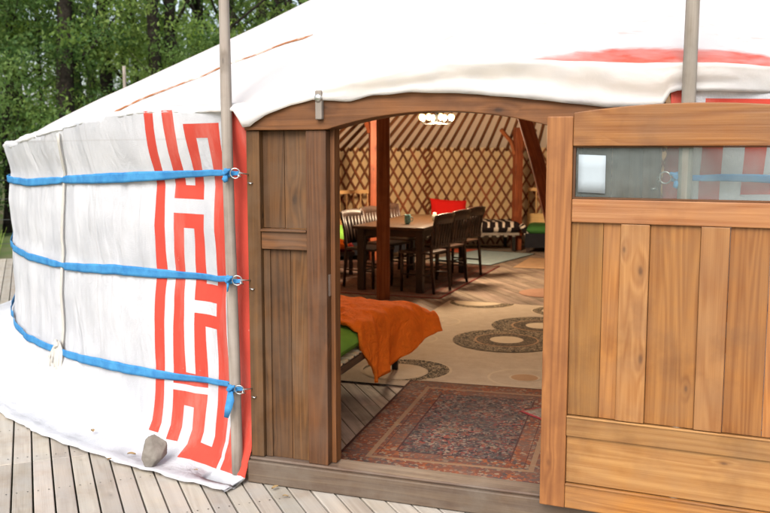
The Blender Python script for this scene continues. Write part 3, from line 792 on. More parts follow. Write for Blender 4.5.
# ------------------------------------------------------------------ stone on the skirt
mb = MB()
rr_ = random.Random(12)
ROCK = [(Vector((rr_.gauss(0, 1), rr_.gauss(0, 1), rr_.gauss(0, 1))).normalized(), rr_.uniform(.80, 1.05)) for _ in range(34)]
def stone_pt(u, v):
    a, b = u*2*math.pi, (v-.5)*math.pi
    d = Vector((math.cos(b)*math.cos(a), math.cos(b)*math.sin(a), math.sin(b)))
    s = min(h/max(.05, d.dot(pn)) for pn, h in ROCK)*(1+.03*nz(d.x*4, d.y*4, d.z*4))
    return (d.x*.064*s + d.z*.012, d.y*.045*s, max(-.075, d.z*.080*s))
mb.grid(stone_pt, [i/56 for i in range(57)], [i/32 for i in range(33)])
tag(mb.build('stone', 'stone', loc=(-1.165, 4.385, .088), rot=(R(-12), R(14), R(20))), 'grey brown stone holding down the canvas skirt left of the doorway', 'stone')

# ------------------------------------------------------------------ floor, deck, ground
def boards(ang, wid, gap, spans, rnd_len=None, seed=1):
    rs = random.Random(seed); d = Vector((math.cos(ang), math.sin(ang), 0)); e = Vector((d.y, -d.x, 0))
    mb = MB(); X = Matrix(((d.x, e.x, 0, CX), (d.y, e.y, 0, CY), (0, 0, 1, 0), (0, 0, 0, 1)))
    c = -9.0
    while c < 9.0:
        for (a, b) in spans(c):
            cuts = [a]
            if rnd_len:
                p = a-rs.random()*rnd_len
                while p < b:
                    if p > a+.2: cuts.append(p)
                    p += rnd_len*rs.uniform(.8, 1.1)
            cuts.append(b)
            for p, q in zip(cuts, cuts[1:]):
                if q-p > .02:
                    dz = rs.uniform(-.0012, .0012)
                    mb.box((p+.001, c-wid/2+gap/2, -.032), (q-.0015, c+wid/2-gap/2, dz), 0, rs.random(), X)
        c += wid
    return mb
def floor_span(c): h = 5.88**2-c*c; return [] if h <= 0 else [(-math.sqrt(h), math.sqrt(h))]
def deck_span(c):
    if c < -6.0 or c > 6.6: return []
    h = 5.9**2-c*c; out = []
    if h <= 0: seg = [(-11.5, 6.4)]
    else: h = math.sqrt(h); seg = [(-11.5, -h)] + ([(h, 6.4)] if h < 6.4 else [])
    for a, b in seg:
        for cut in (-8.1, -3.13):
            if a < cut < b: out.append((a, cut)); a = cut+.004
        out.append((a, b))
    return out
tag(boards(math.atan2(.956, -.292), .096, .005, floor_span, 2.9, 3).build('floor', 'floor', bevel=.002, seg=1), kind='structure')
tag(boards(math.atan2(.93, -.37), .094, .008, deck_span, None, 5).build('deck', 'deck', bevel=.003, seg=1), kind='structure')
dk = bpy.data.objects['deck']
mb = MB(); d_ = Vector((-.37, .93, 0)).normalized(); e_ = Vector((d_.y, -d_.x, 0)); c = -9.0
while c < 9.0:
    if -6 < c < 3:
        for j in range(-16, 8):
            a = -3.05+j*.52
            for o_ in (-.024, .024):
                p = Vector((CX, CY, 0))+d_*(a+.006*nz(c*9, j))+e_*(c+o_)
                if (Vector((p.x-CX, p.y-CY))).length > 6.1 and p.y < 12:
                    ids = [mb.V((p.x+.0042*math.cos(q*1.047), p.y+.0042*math.sin(q*1.047), .0017)) for q in range(6)]
                    mb.F(ids, [(0, 0)]*6, .5)
    c += .094
mb.build('screw_heads', 'darkmetal', dk)
n = 90
mb = MB()
def gpt(u, v):
    x, y = u, v; r = math.hypot(x-CX, y-CY)
    return (x, y, -.10+.10*nz(x*.12, y*.12)*sm(r, 9, 16) + .6*sm(r, 20, 90)*nz(x*.02, y*.02, 4))
g1 = [-300, -160, -90] + [-60+4*i for i in range(31)] + [90, 160, 300]
g2 = [-120, -60] + [-30+4*i for i in range(31)] + [130, 200, 400]
mb.grid(gpt, g1, g2)
tag(mb.build('ground', 'ground'), kind='structure')

# ------------------------------------------------------------------ interior timber posts
def roofz(x, y):
    r = math.hypot(x-CX, y-CY); return 1.64+(5.7-r)*(ZC-.06-1.64)/(5.7-RC)-.10
def tpost(x, y, w, mat, lab, braces=True, top=None):
    z = top or roofz(x, y)
    t = thing('timber_post', lab, 'post', (x, y, 0), R(16), 'square posts carrying the roof')
    MB().box((-w/2, -w/2, .004), (w/2, w/2, z), 2).build('shaft', mat, t, bevel=.006)
    if braces:
        for sg in (-1, 1):
            b = MB(); b.tube([(sg*w*.45, 0, z-.42), (sg*.12, 0, z-.22), (sg*.30, 0, z-.03)], [.032, .034, .036], 4, smooth=False)
            b.build('brace', mat, t)
    return t
tpost(-.02, 9.58, .118, 'darkpost', 'dark square post standing in front of the dining table')
tpost(-.17, 13.0, .11, 'warm', 'reddish post half hidden behind the dining table, by the pale headboard')
tpost(2.11, 14.38, .125, 'warm', 'bright reddish post between the striped daybed and the green bed')
t = thing('leaning_post', 'dark timber leaning over inside the right edge of the doorway', 'post', (1.92, 9.0, 0))
mb = MB(); mb.tube([(0, 0, .01), (-.15, .02, .55), (-.27, .03, 1.02), (-.40, .05, 1.5), (-.56, .05, 2.0), (-.80, .1, 2.7), (-1.08, .12, 3.35)], [.085, .08, .075, .072, .07, .066, .06], 8)
mb.build('shaft', 'darkpost', t)

# ------------------------------------------------------------------ rugs
def rug(name, x, y, deg, W, L, mat, lab, z=.004, th=.006, cat='rug'):
    T = FR(x, y, deg)
    mb = MB()
    nx, ny = 18, 18
    us = [W*i/nx for i in range(nx+1)]; vs = [L*i/ny for i in range(ny+1)]
    mb.grid(lambda u, v: (u, v, th+.0015*nz(u*3, v*3, x)), us, vs)
    o = mb.build(name, mat if isinstance(mat, list) else [mat], solid=th*.9, loc=(x, y, z), rot=(0, 0, R(deg)))
    tag(o, lab, cat); return o
rug('patterned_rug', -.29, 4.42, -15.5, 1.17, 1.74, 'oriental', 'worn rust and slate patterned rug lying just inside the doorway', .011)
rug('patterned_rug', .82, 5.33, -60, 1.1, .7, 'crimsonrug', 'crimson edged rug whose corner overlaps the rust patterned rug', .019)
rug('table_rug', -1.66, 10.42, -20, 2.4, 2.9, 'tablerug', 'faded red bordered rug under the dining table', .004)
rug('pale_blue_rug', .62, 12.95, -32, 1.0, 1.6, 'bluepile', 'pale blue rug beyond the dining chairs near the striped daybed', .011) 
rug('orange_rug', .75, 14.15, -12, .68, .45, 'orangepile', 'small orange red rug showing past the far end of the blue rug', .0045)
rug('tan_rug', 1.75, 12.2, -20, 1.5, 1.2, 'beige2', 'plain tan rug on the floor in front of the green bed', .004)
mb = MB(); mb.lathe([(.0, .012), (.3, .012), (.312, .008), (.315, .004)], n=40)
tag(mb.build('round_mat', 'brownpile', loc=(1.82, 9.98, 0)), 'round pinkish brown mat on the boards behind the beige rug', 'mat')
# beige rug with discs
T = FR(-.44, 6.16, -18.8)
Ti = T.inverted()
mb = MB()
BW, BL = 2.7, 3.48
mb.grid(lambda u, v: (u, v, .008), [BW*i/20 for i in range(21)], [BL*i/20 for i in range(21)])
mats = ['beige', 'pale_line', 'scroll', 'cream_pile', 'scroll_dark', 'beige2', 'beige']
LV = 0
def ring(x, y, r0, r1, m, lvl):
    c = Ti @ Vector((x, y, 0)); n = 56; z = .0088+.0009*(lvl+LV)
    mb.mat = m; A = []; B = []
    def cl(px, py): return (min(BW-.004, max(.004, px)), min(BL-.004, max(.004, py)))
    for i in range(n):
        a = 2*math.pi*i/n
        p = cl(c.x+r0*math.cos(a), c.y+r0*math.sin(a)); q = cl(c.x+r1*math.cos(a), c.y+r1*math.sin(a))
        A.append(mb.V((p[0], p[1], z))); B.append(mb.V((q[0], q[1], z)))
    for i in range(n):
        j = (i+1) % n; mb.F([A[i], B[i], B[j], A[j]], [(0, 0)]*4, .5)
def disc(x, y, r, kind, inner=None, ir=.5):
    """kind 'dark': pale rim, black scroll ring, plain middle ; 'pale': thin pale rings"""
    ix, iy = inner or (x, y)
    if kind == 'dark':
        ring(x, y, 0, r, 1, 0); ring(x, y, 0, r*.94, 2, 1); ring(ix, iy, 0, r*ir*1.07, 1, 2); ring(ix, iy, 0, r*ir, 3, 3)
    elif kind == 'double':
        ring(x, y, 0, r, 2, 1); ring(x, y, 0, r*.60, 5, 2); ring(x, y, 0, r*.56, 4, 3); ring(x, y, 0, r*.31, 3, 4)
    else:
        ring(x, y, r*.93, r, 1, 0); ring(x, y, 0, r*.42, 1, 1); ring(x, y, 0, r*.36, 5 if kind == 'brown' else 0, 2)
def gp(u, v, z=.01):
    f = 900; p = math.atan((256.5-150)/f); a = (u-385)/f; b = (256.5-v)/f
    d = (a, math.cos(p)+b*math.sin(p), -math.sin(p)+b*math.cos(p)); t = (z-1.6)/d[2]; return t*d[0], t*d[1]
disc(.155, 6.42, .335, 'dark', (.075, 6.36), .66)
disc(1.02, 9.32, .36, 'dark', (.98, 9.36), .66)
disc(1.42, 8.05, .45, 'double'); LV = 5; disc(1.02, 7.42, .45, 'double'); LV = 0
disc(.44, 8.30, .27, 'pale'); disc(.21, 7.52, .24, 'pale'); disc(.98, 6.18, .26, 'brown')
disc(1.9, 7.2, .33, 'pale'); disc(1.75, 8.8, .3, 'dark', None, .6)
o = mb.build('disc_rug', mats, loc=(-.44, 6.16, .002), rot=(0, 0, R(-18.8)))
tag(o, 'large beige rug with black scrolled rings and pale discs, in the middle of the floor', 'rug')

# ------------------------------------------------------------------ dining table and chairs
t = thing('dining_table', 'long dark dining table with a warm brown top', 'table', (.37, 10.93, .012), R(-20))
MB().box((-.425, -1.0, .705), (.425, 1.0, .738), 1).build('tabletop', 'tabletop', t, bevel=.006)
a = MB()
a.box((-.36, -.90, .62), (.36, -.875, .7045), 0); a.box((-.36, .875, .62), (.36, .90, .7045), 0); a.box((-.385, -.872, .62), (-.36, .872, .7045), 1); a.box((.36, -.872, .62), (.385, .872, .7045), 1)
a.build('apron', 'darkwood', t)
for sx in (-1, 1):
    for sy in (-1, 1):
        MB().box((sx*.35-.04, sy*.90-.04, 0), (sx*.35+.04, sy*.90+.04, .7045), 2).build('leg', 'darkwood', t, bevel=.005)

def make_chair(label):
    t = thing('dining_chair', label, 'chair', (0, 0, 0), 0, 'dining chairs round the table')
    # chair faces +x; its back is at x=-.2
    s = MB(); s.box((-.20, -.21, .435), (.22, .21, .462), 0); s.build('seat', 'darkwood', t, bevel=.01)
    for sy in (-1, 1):
        MB().tube([(.185, sy*.18, 0), (.185, sy*.18, .434)], [.016, .022], 8).build('leg', 'darkwood', t)
        MB().tube([(-.235, sy*.19, 0), (-.195, sy*.19, .44), (-.215, sy*.195, .66), (-.262, sy*.20, .86)], [.017, .021, .019, .016], 8).build('leg', 'darkwood', t)
    b = MB()
    def rail(z0, z1, x, bow):
        pts = []
        b.grid(lambda u, v: (x-bow*(1-u*u)-(v-z0)*.2, u*.215, v+.018*(1-u*u)*(1 if v > z0+.02 else 0)), [-1, -.75, -.5, -.25, 0, .25, .5, .75, 1], [z0, (z0+z1)/2, z1])
    rail(.775, .875, -.238, .03); rail(.50, .535, -.195, .015)
    for k in range(6):
        y = -.145+.058*k
        b.tube([(-.203-.01*(1-(y/.2)**2), y, .525), (-.225, y*1.05, .65), (-.252, y*1.12, .80)], .0125, 6, flat=.6)
    b.build('backrest', 'darkwood', t, solid=.018)
    for (p, q) in (((.185, -.18, .2), (-.215, -.19, .2)), ((.185, .18, .2), (-.215, .19, .2)), ((.0, -.185, .2), (.0, .185, .2)), ((.185, -.18, .28), (.185, .18, .28))):
        MB().tube([p, q], .010, 6).build('stretcher', 'darkwood', t)
    return t
c0 = make_chair('dark slat back chair on the doorway end of the table\'s right side')
def tpt(a, b):      # table coordinates -> world
    v = FR(.37, 10.93, -20) @ Vector((a, b, 0)); return v.x, v.y
spec = [(.34, -.72, 168, None), (.36, -.06, 166, 'dark slat back chair in the middle of the table\'s right side'),
        (.37, .60, 164, 'dark slat back chair at the red cushion end of the table\'s right side'),
        (-.36, -.62, -16, 'dark slat back chair behind the table, left of the square post'),
        (-.37, .02, -13, 'dark slat back chair behind the table, half hidden by the square post'),
        (-.36, .66, -17, 'dark slat back chair behind the table, right of the square post by the teal mug')]
for i, (a, b, rot, lab) in enumerate(spec):
    c = c0 if i == 0 else copy_tree(c0)
    if lab: c['label'] = lab
    x, y = tpt(a, b); c.location = (x, y, .0135); c.rotation_euler = (0, 0, R(-20+rot))

mb = MB(); mb.lathe([(0, .002), (.026, .002), (.034, .02), (.038, .06), (.034, .095), (.036, .11), (.032, .11), (.03, .09), (.0, .02)], n=24)
mb.tube([(.034, 0, .085), (.058, 0, .075), (.058, 0, .04), (.034, 0, .03)], .005, 6)
tag(mb.build('mug', 'teal', loc=(.26, 10.35, .75)), 'mottled teal mug standing on the dining table', 'mug')
mb = MB(); mb.lathe([(0, .002), (.022, .002), (.03, .02), (.03, .07), (.02, .085), (.02, .1), (.0, .1)], n=20)
tag(mb.build('jar', 'white_ceramic', loc=(.60, 10.85, .75)), 'small pale jar on the table behind the near chair back', 'jar')

# ------------------------------------------------------------------ chandelier
cx, cy = .62, 10.9
t = thing('chandelier', 'lit chandelier of warm glowing bulbs hanging above the dining table', 'chandelier', (cx, cy, 1.96))
mb = MB(); mb.lathe([(0, .10), (.02, .09), (.028, .04), (.018, 0), (.03, -.03), (.0, -.05)], n=16)
for i in range(8):
    a = i*math.pi/4+.2; c, s = math.cos(a), math.sin(a)
    mb.tube([(0, 0, 0), (.08*c, .08*s, -.045), (.16*c, .16*s, -.05), (.19*c, .19*s, -.01)], .006, 6)
mb.build('arm_frame', 'darkmetal', t)
bm0 = None
for i in range(8):
    a = i*math.pi/4+.2; c, s = math.cos(a), math.sin(a)
    if bm0 is None:
        q = MB(); q.lathe([(0, -.01), (.012, -.008), (.026, .018), (.028, .035), (.018, .058), (.0, .066)], n=14)
        o = bm0 = q.build('bulb', 'bulb', t)
    else: o = bm0.copy(); COL.objects.link(o); o.parent = t
    o.location = (.19*c, .19*s, 0)
zt = roofz(cx, cy)+.05-1.96
MB().tube([(0, 0, .09), (0, 0, zt)], .004, 6).build('chain', 'darkmetal', t)
ld = bpy.data.lights.new('chandelier_light', 'POINT'); ld.energy = 230; ld.color = (1, .76, .50); ld.shadow_soft_size = .2
lo = bpy.data.objects.new('chandelier_light', ld); COL.objects.link(lo); lo.parent = t; lo.location = (0, 0, -.12)

# ------------------------------------------------------------------ beds
def cushion(name, loc, size, rot, mat, lab, cat='cushion'):
    mb = MB()
    def pt(u, v, sg):
        x, y = u, v; e = (1-abs(u)**2.6)*(1-abs(v)**2.6)
        sx = 1-.07*(1-abs(v))**1*0 ; k = 1-.10*(1-v*v)*0
        pin = 1-.06*(1-abs(u)*0)*(1-v*v)
        return (u*size[0]/2*(1-.07*(1-v*v)), v*size[1]/2*(1-.07*(1-u*u)), sg*size[2]/2*(max(0, e)**.5)*(1+.12*nz(u*2.2, v*2.2, sg)))
    g = [-1+.125*i for i in range(17)]
    mb.grid(lambda u, v: pt(u, v, 1), g, g); mb.grid(lambda u, v: pt(u, v, -1), g[::-1], g)
    return tag(mb.build(name, mat, loc=loc, rot=rot), lab, cat)

def rounded_block(mb, lo, hi, bow=0.02, mat=0):
    """soft mattress: box with puffed top"""
    n = 14
    xs = [i/n for i in range(n+1)]
    def q(t): return t
    def pt(u, v, w):
        x = lo[0]+(hi[0]-lo[0])*u; y = lo[1]+(hi[1]-lo[1])*v
        e = min(1, min(u, 1-u)*(hi[0]-lo[0])/.06)**.5 * min(1, min(v, 1-v)*(hi[1]-lo[1])/.06)**.5
        zm = (lo[2]+hi[2])/2
        return (x, y, zm+(hi[2]-zm+bow*nz(x*3, y*3))*e if w else zm-(zm-lo[2])*e)
    ed = [0, .008, .02, .045] + [.1*i for i in range(1, 10)] + [.955, .98, .992, 1]
    mb.mat = mat
    mb.grid(lambda u, v: pt(u, v, 1), ed, ed, uvf=lambda u, v: (lo[0]+(hi[0]-lo[0])*u, v)); mb.grid(lambda u, v: pt(u, v, 0), ed[::-1], ed)
    return mb

# near cot by the doorway
t = thing('cot', 'low dark cot with a green mattress just inside the doorway', 'cot', (.15, 6.50, 0), R(-17))
CW, CL = .80, 1.78            # local: x from -CW to 0 (right edge), y from -CL to 0 (far end)
f = MB()
f.box((-.035, -CL, .285), (0, 0, .335), 1); f.box((-CW, -CL, .285), (-CW+.035, 0, .335), 1); f.box((-CW+.036, -.035, .285), (-.036, 0, .335), 0); f.box((-CW+.036, -CL, .285), (-.036, -CL+.035, .335), 0)
f.build('frame', 'darkwood', t, bevel=.004)
s = MB()
for i in range(17):
    y = -CL+.06+i*.102; s.box((-CW+.004, y, .3355), (-.004, y+.062, .352), 0)
s.build('slats', 'cream', t, bevel=.005)
for (x, y) in ((-.05, -.10), (-CW+.05, -.10), (-.05, -CL+.10), (-CW+.05, -CL+.10)):
    MB().box((x-.02, y-.02, .011), (x+.02, y+.02, .2845), 2).build('leg', 'darkmetal', t, bevel=.003)
rounded_block(MB(), (-CW+.01, -CL+.01, .3525), (-.01, -.01, .475)).build('mattress', 'green', t)

# orange blanket thrown over its far end
mb = MB()
def bl_pt(u, v):
    """u: 0 far left .. 1 hanging right edge ; v: 0 near hem .. 1 far hem"""
    q = -.84 + u*1.24                      # distance across, right edge of the mattress at 0
    y0 = -.74 - .30*sm(u, .25, .68) + .20*sm(u, .74, 1.0)        # near hem
    y = y0 + (.06 - y0)*v
    fl = sm(v, .35, 1)                     # hangs less, sticks out more at the far end
    zt = .515 + .022*math.sin(v*3.1) + .03*nz(q*3.2, y*3.2) + .012*nz(q*9, y*7, 2)
    if q < -.06: x, z = q, zt
    else:
        h = q+.06; out = .075+.12*fl + .06*fl*sm(h, 0, .3); a = min(1, h/.16)
        x = -.06+ out*math.sin(a*math.pi/2)+ (.07+.10*fl)*max(0, h-.10)
        z = zt - .05*(1-math.cos(a*math.pi/2)) - max(0, h-.10)*(1.02-.60*fl)
        x += .018*nz(y*9, h*2, 5)+.014*math.sin(y*21+h*3)*sm(h, .05, .3)
    z -= .05*sm(v, .86, 1)*(1 if q < .1 else .5); y += .02*nz(q*4, v*3, 8)*v
    z += .008*nz((q+y)*14, (q-y)*5, 4) + .016*(.5-abs(nz(q*7+y*2.2, y*3-q*1.5, 11))*1.6)*(.35+.65*sm(u, .1, .5))
    x += .010*(abs(nz(y*16+q*3, q*3, 6)))
    return (x, y, z)
mb.grid(bl_pt, [i/64 for i in range(65)], [i/50 for i in range(51)])
o = mb.build('blanket', 'orange', loc=(.15, 6.50, 0), rot=(0, 0, R(-17)), solid=.022)
tag(o, 'bright orange blanket thrown over the end of the green cot near the doorway', 'blanket')

# striped daybed
t = thing('daybed', 'low daybed with a black and white striped cover against the lattice wall', 'daybed', (1.38, 14.5, 0), R(4))
f = MB(); f.box((-.95, -.38, .26), (.72, .38, .30), 0)
for i in range(13): f.box((-.9+i*.125, -.40, .235), (-.9+i*.125+.05, -.385, .262), 0)
f.build('frame', 'pole', t, bevel=.004)
for x in (-.88, .64):
    for y in (-.33, .33): MB().box((x-.025, y-.025, .004), (x+.025, y+.025, .2595), 2).build('leg', 'darkmetal', t)
rounded_block(MB(), (-.95, -.39, .3005), (.76, .38, .47), .02).build('mattress', 'zebra', t)
mb = MB(); mb.tube([(.74, -.40, .43), (.80, -.40, .36), (.84, -.41, .27), (.80, -.41, .25)], [.04, .05, .045, .02], 8); mb.build('cover_corner', 'zebra', t)
cushion('cushion', (1.02, 14.42, .635), (.60, .40, .18), (R(62), R(4), R(6)), 'redcush', 'big red cushion propped on the striped daybed')

def spindle_bed(loc, rz, lab, mmat, L=1.9):
    t = thing('bed', lab, 'bed', loc, rz, None)
    f = MB(); f.box((-L/2, -.40, .08), (L/2, -.375, .30), 0); f.box((-L/2, .375, .08), (L/2, .40, .30), 0); f.box((-L/2, -.374, .2), (L/2, .374, .25), 0)
    f.build('frame', 'blackcloth', t)
    b = MB(); b.box((-L/2, .401, .33), (L/2, .435, .56), 0); b.box((-L/2, .401, .93), (L/2, .435, .985), 0)
    for i in range(int(L/.125)+1):
        x = -L/2+.02+i*.125; b.tube([(x, .418, .56), (x, .418, .93)], .011, 6)
    b.build('backrest', 'palewood', t, bevel=.003)
    rounded_block(MB(), (-L/2+.02, -.42, .29), (L/2-.02, .38, .42), .02).build('mattress', mmat, t)
    for x in (-L/2+.05, L/2-.05):
        for y in (-.35, .35): MB().box((x-.03, y-.03, .004), (x+.03, y+.03, .0795), 2).build('leg', 'darkwood', t)
    return t
spindle_bed((3.20, 14.25, 0), R(-11), 'spindle back wooden bed with a dark green mattress at the right of the doorway view', 'dkgreen')
spindle_bed((-.62, 13.35, 0), R(32), 'pale wooden bed whose headboard shows behind the dining table', 'maroon', 1.7)

# left cot with piled blankets
t = thing('low_cot', 'low dark cot piled with folded covers at the left edge of the doorway', 'cot', (-.98, 11.7, 0), R(8))
f = MB(); f.box((-.6, -.38, .26), (.55, .38, .31), 0); f.build('frame', 'darkwood', t, bevel=.004)
for x in (-.55, .50):
    for y in (-.33, .33): MB().box((x-.025, y-.025, .011), (x+.025, y+.025, .2595), 2).build('leg', 'darkwood', t)
rounded_block(MB(), (-.6, -.39, .3105), (.56, .38, .41)).build('mattress', 'maroon', t)
cushion('green_pillow', (-.74, 11.75, .53), (.62, .42, .17), (R(18), R(6), R(12)), 'green', 'green pillow lying on the low cot left of the table', 'pillow')
cushion('folded_blanket', (-.66, 11.37, .43), (.42, .26, .15), (R(-8), R(10), R(-8)), 'orange', 'small orange folded blanket in front of the green pillow', 'blanket')

# ------------------------------------------------------------------ trees
def leaf_cloud(n_cl, per, zr, rad, size, seed, drop=.0):
    r = np.random.default_rng(seed)
    cz = zr[0]+(zr[1]-zr[0])*r.random(n_cl); prof = np.clip(1.15-np.abs((cz-zr[0])/(zr[1]-zr[0])-.42)*1.3, .25, 1.1)
    a = r.random(n_cl)*2*np.pi; rr = rad*prof*np.sqrt(r.random(n_cl))
    c = np.stack([rr*np.cos(a), rr*np.sin(a), cz], 1)
    cs = rad*(.12+.14*r.random(n_cl))
    N = n_cl*per
    d = r.normal(size=(N, 3)); d /= np.linalg.norm(d, axis=1)[:, None]
    off = d*(r.random(N)**.45)[:, None]*np.repeat(cs, per)[:, None]*np.array([1.25, 1.25, .6])
    ctr = np.repeat(c, per, 0)+off
    t1 = r.normal(size=(N, 3)); t1 /= np.linalg.norm(t1, axis=1)[:, None]
    nn = r.normal(size=(N, 3)) + np.array([0, 0, 1.2]); b = np.cross(nn, t1); b /= np.linalg.norm(b, axis=1)[:, None]
    s = size*(.6+.8*r.random(N))[:, None]
    v = np.stack([ctr-t1*s, ctr+b*s*.5, ctr+t1*s, ctr-b*s*.5], 1).reshape(-1, 3)
    rnd = np.clip(np.repeat(r.random(n_cl), per)*.72+r.random(N)*.28, 0, 1)
    return v, rnd
def leaf_mesh(name, v, rnd, mat):
    n = len(v)//4; me = bpy.data.meshes.new(name)
    me.vertices.add(len(v)); me.vertices.foreach_set('co', v.astype(np.float32).ravel())
    me.loops.add(n*4); me.loops.foreach_set('vertex_index', np.arange(n*4, dtype=np.int32))
    me.polygons.add(n); me.polygons.foreach_set('loop_start', np.arange(0, n*4, 4, dtype=np.int32)); me.polygons.foreach_set('loop_total', np.full(n, 4, np.int32))
    me.update(calc_edges=True)
    uv = me.uv_layers.new(name='UVMap'); rn = me.uv_layers.new(name='rnd')
    rn.data.foreach_set('uv', np.repeat(np.stack([rnd, rnd], 1), 4, 0).astype(np.float32).ravel())
    me.materials.append(M[mat]); return me
def trunk_mb(h, r0, seed, lean):
    rs = random.Random(seed); mb = MB()
    pts = [(lean*t*h*.25+.12*nz(t*3, seed), .12*nz(t*3, seed, 4), -.15+h*t) for t in [i/12 for i in range(13)]]
    mb.tube(pts, [r0*(1.25-.95*i/12) if i else r0*1.6 for i in range(13)], 10)
    for q in range(9):
        i = rs.randint(3, 11); p = Vector(pts[i]); a = rs.random()*6.28; L = rs.uniform(1.2, 2.8)
        d = Vector((math.cos(a), math.sin(a), rs.uniform(.3, 1.1))).normalized()
        mb.tube([p, p+d*L*.5+Vector((0, 0, .1)), p+d*L+Vector((0, 0, .35))], [r0*.34, r0*.22, r0*.07], 6)
    return mb
KINDS = []
for i, (mat, zr, rad, ncl, per, sz, r0, ln) in enumerate([
        ('leafA', (1.2, 11.5), 3.0, 78, 120, .047, .17, .1), ('leafB', (.8, 12.5), 3.2, 82, 120, .047, .20, -.12),
        ('leafC', (.6, 7.5), 2.6, 62, 120, .044, .10, .25), ('leafA', (3.4, 13), 3.1, 70, 120, .047, .15, .05), ('leafB', (.3, 5.0), 2.4, 80, 110, .045, .07, .2)]):
    v, rnd = leaf_cloud(ncl, per, zr, rad, sz, 40+i)
    KINDS.append((leaf_mesh('crown', v, rnd, mat), trunk_mb(zr[1]*.86, r0, i, ln), None))
kt = []
def upx(u, Y): return (u-385)/900*Y
trees = [  # pixel column in the photograph, distance, kind, scale
    (-16, 17.5, 1, .9), (66, 18.5, 1, .95), (157, 19.5, 3, 1.0), (176, 20.2, 3, .95), (112, 22.0, 0, 1.0), (226, 20.5, 2, 1.0), (262, 23.0, 0, 1.0),
    (300, 26.0, 2, 1.25), (30, 21.0, 2, 1.1), (-25, 18.0, 0, 1.0), (195, 25.5, 1, 1.05), (340, 27.0, 0, 1.1), (80, 25.0, 0, 1.1), (130, 28, 4, 1.4),
    (20, 27, 1, 1.1), (235, 29, 3, 1.1), (-70, 24, 1, 1.0), (-110, 19, 2, 1.1), (400, 28, 1, 1.1), (50, 19.0, 4, 1.0), (208, 18.8, 4, .85), (5, 18.5, 4, 1.0), (148, 24, 2, 1.1), (285, 29, 1, 1.1), (180, 31, 0, 1.2), (95, 31, 3, 1.2), (20, 33, 0, 1.2)]
LAB = ['mid green leafy tree', 'dark green broad tree', 'bright yellow green young tree', 'tall thin tree with bare lower trunk', 'low dark bushy tree']
order = sorted(trees)
made = {}
for i, (u, Y, kd, sc) in enumerate(trees):
    x = upx(u, Y)
    t = thing('forest_tree', '', 'tree', (x, Y, -.08), random.random()*6.28, 'trees of the wood behind the yurt')
    t.scale = (sc, sc, sc*random.uniform(.95, 1.08))
    if kd not in made:
        tk = KINDS[kd][1].build('trunk', 'bark', t); made[kd] = tk.data
    else:
        tk = bpy.data.objects.new('trunk', made[kd]); COL.objects.link(tk); tk.parent = t
    cr = bpy.data.objects.new('crown', KINDS[kd][0]); COL.objects.link(cr); cr.parent = t
    if u < 12: w = 'at the left shoulder of the yurt'
    elif u < 90: w = 'above the left roof end'
    elif u < 150: w = 'near the thin pale pole'
    elif u < 224: w = 'left of the tall pole'
    elif u < 320: w = 'right of the tall pole'
    else: w = 'low behind the roof'
    d = 'front row' if Y < 19.6 else ('middle row' if Y < 25 else 'deep row')
    t['label'] = f'{LAB[kd]} {w}, {d}'

def wood_mass():
    r = np.random.default_rng(5); vs = []; rs_ = []
    for k in range(2):
        n = 5200; Y = 38+k*9+r.random(n)*6; x = (-.62+.85*r.random(n))*Y
        z = .2+10.5*r.random(n)**1.15
        c = np.stack([x, Y, z], 1); keep = np.array([nz(a*.35, b*.5, k) > -.02-(.5 if b < 3.5 else 0) for a, b in zip(x, z)]); c = c[keep]; n = len(c)
        t1 = r.normal(size=(n, 3)); t1 /= np.linalg.norm(t1, axis=1)[:, None]; nn = r.normal(size=(n, 3)); b = np.cross(nn, t1); b /= np.linalg.norm(b, axis=1)[:, None]
        s = (.20+.2*r.random(n))[:, None]
        vs.append(np.stack([c-t1*s, c+b*s*.6, c+t1*s, c-b*s*.6], 1).reshape(-1, 3)); rs_.append(r.random(n))
    me = leaf_mesh('woods', np.concatenate(vs), np.concatenate(rs_), 'leafB')
    o = bpy.data.objects.new('woods', me); COL.objects.link(o)
    tag(o, 'far dark green wood closing the view behind the nearer trees', None, None, 'stuff')
wood_mass()

# undergrowth at the left edge beyond the deck
def grass():
    r = np.random.default_rng(9); n = 9000
    x = -7.2+3.6*r.random(n); y = 8+9*r.random(n)
    d = np.array([(-.37, .93)]); p = (x-CX)*.93+(y-CY)*.37
    keep = p < -6.1; x, y = x[keep], y[keep]; n = len(x)
    h = .08+.28*r.random(n); a = r.random(n)*6.28; w = .006+.006*r.random(n)
    b0 = np.stack([x-w*np.cos(a), y-w*np.sin(a), np.full(n, -.12)], 1); b1 = np.stack([x+w*np.cos(a), y+w*np.sin(a), np.full(n, -.12)], 1)
    lx = .4*h*np.cos(a+1.5); ly = .4*h*np.sin(a+1.5)
    t0 = np.stack([x+lx+w*.2, y+ly, -.1+h], 1); t1 = np.stack([x+lx-w*.2, y+ly, -.1+h], 1)
    me = leaf_mesh('grass', np.stack([b0, b1, t0, t1], 1).reshape(-1, 3), r.random(n), 'leafC')
    o = bpy.data.objects.new('grass', me); COL.objects.link(o); tag(o, 'rough green grass beyond the end of the deck', None, None, 'stuff')
grass()

# wire fence
t = thing('wire_fence', 'thin wire fence running behind the yurt at the left edge', 'fence', (-5.6, 13.0, -.1), R(8))
for x in (-3.0, -.9, 1.2): MB().tube([(x, 0, -.1), (x, 0, 1.32)], .03, 8).build('post', 'pole', t)
mb = MB()
for z in (.35, .7, 1.0, 1.27): mb.tube([(-3.4, .03, z), (-.9, .03, z-.008), (1.9, .03, z)], .004, 5)
mb.build('wire', 'wire', t)

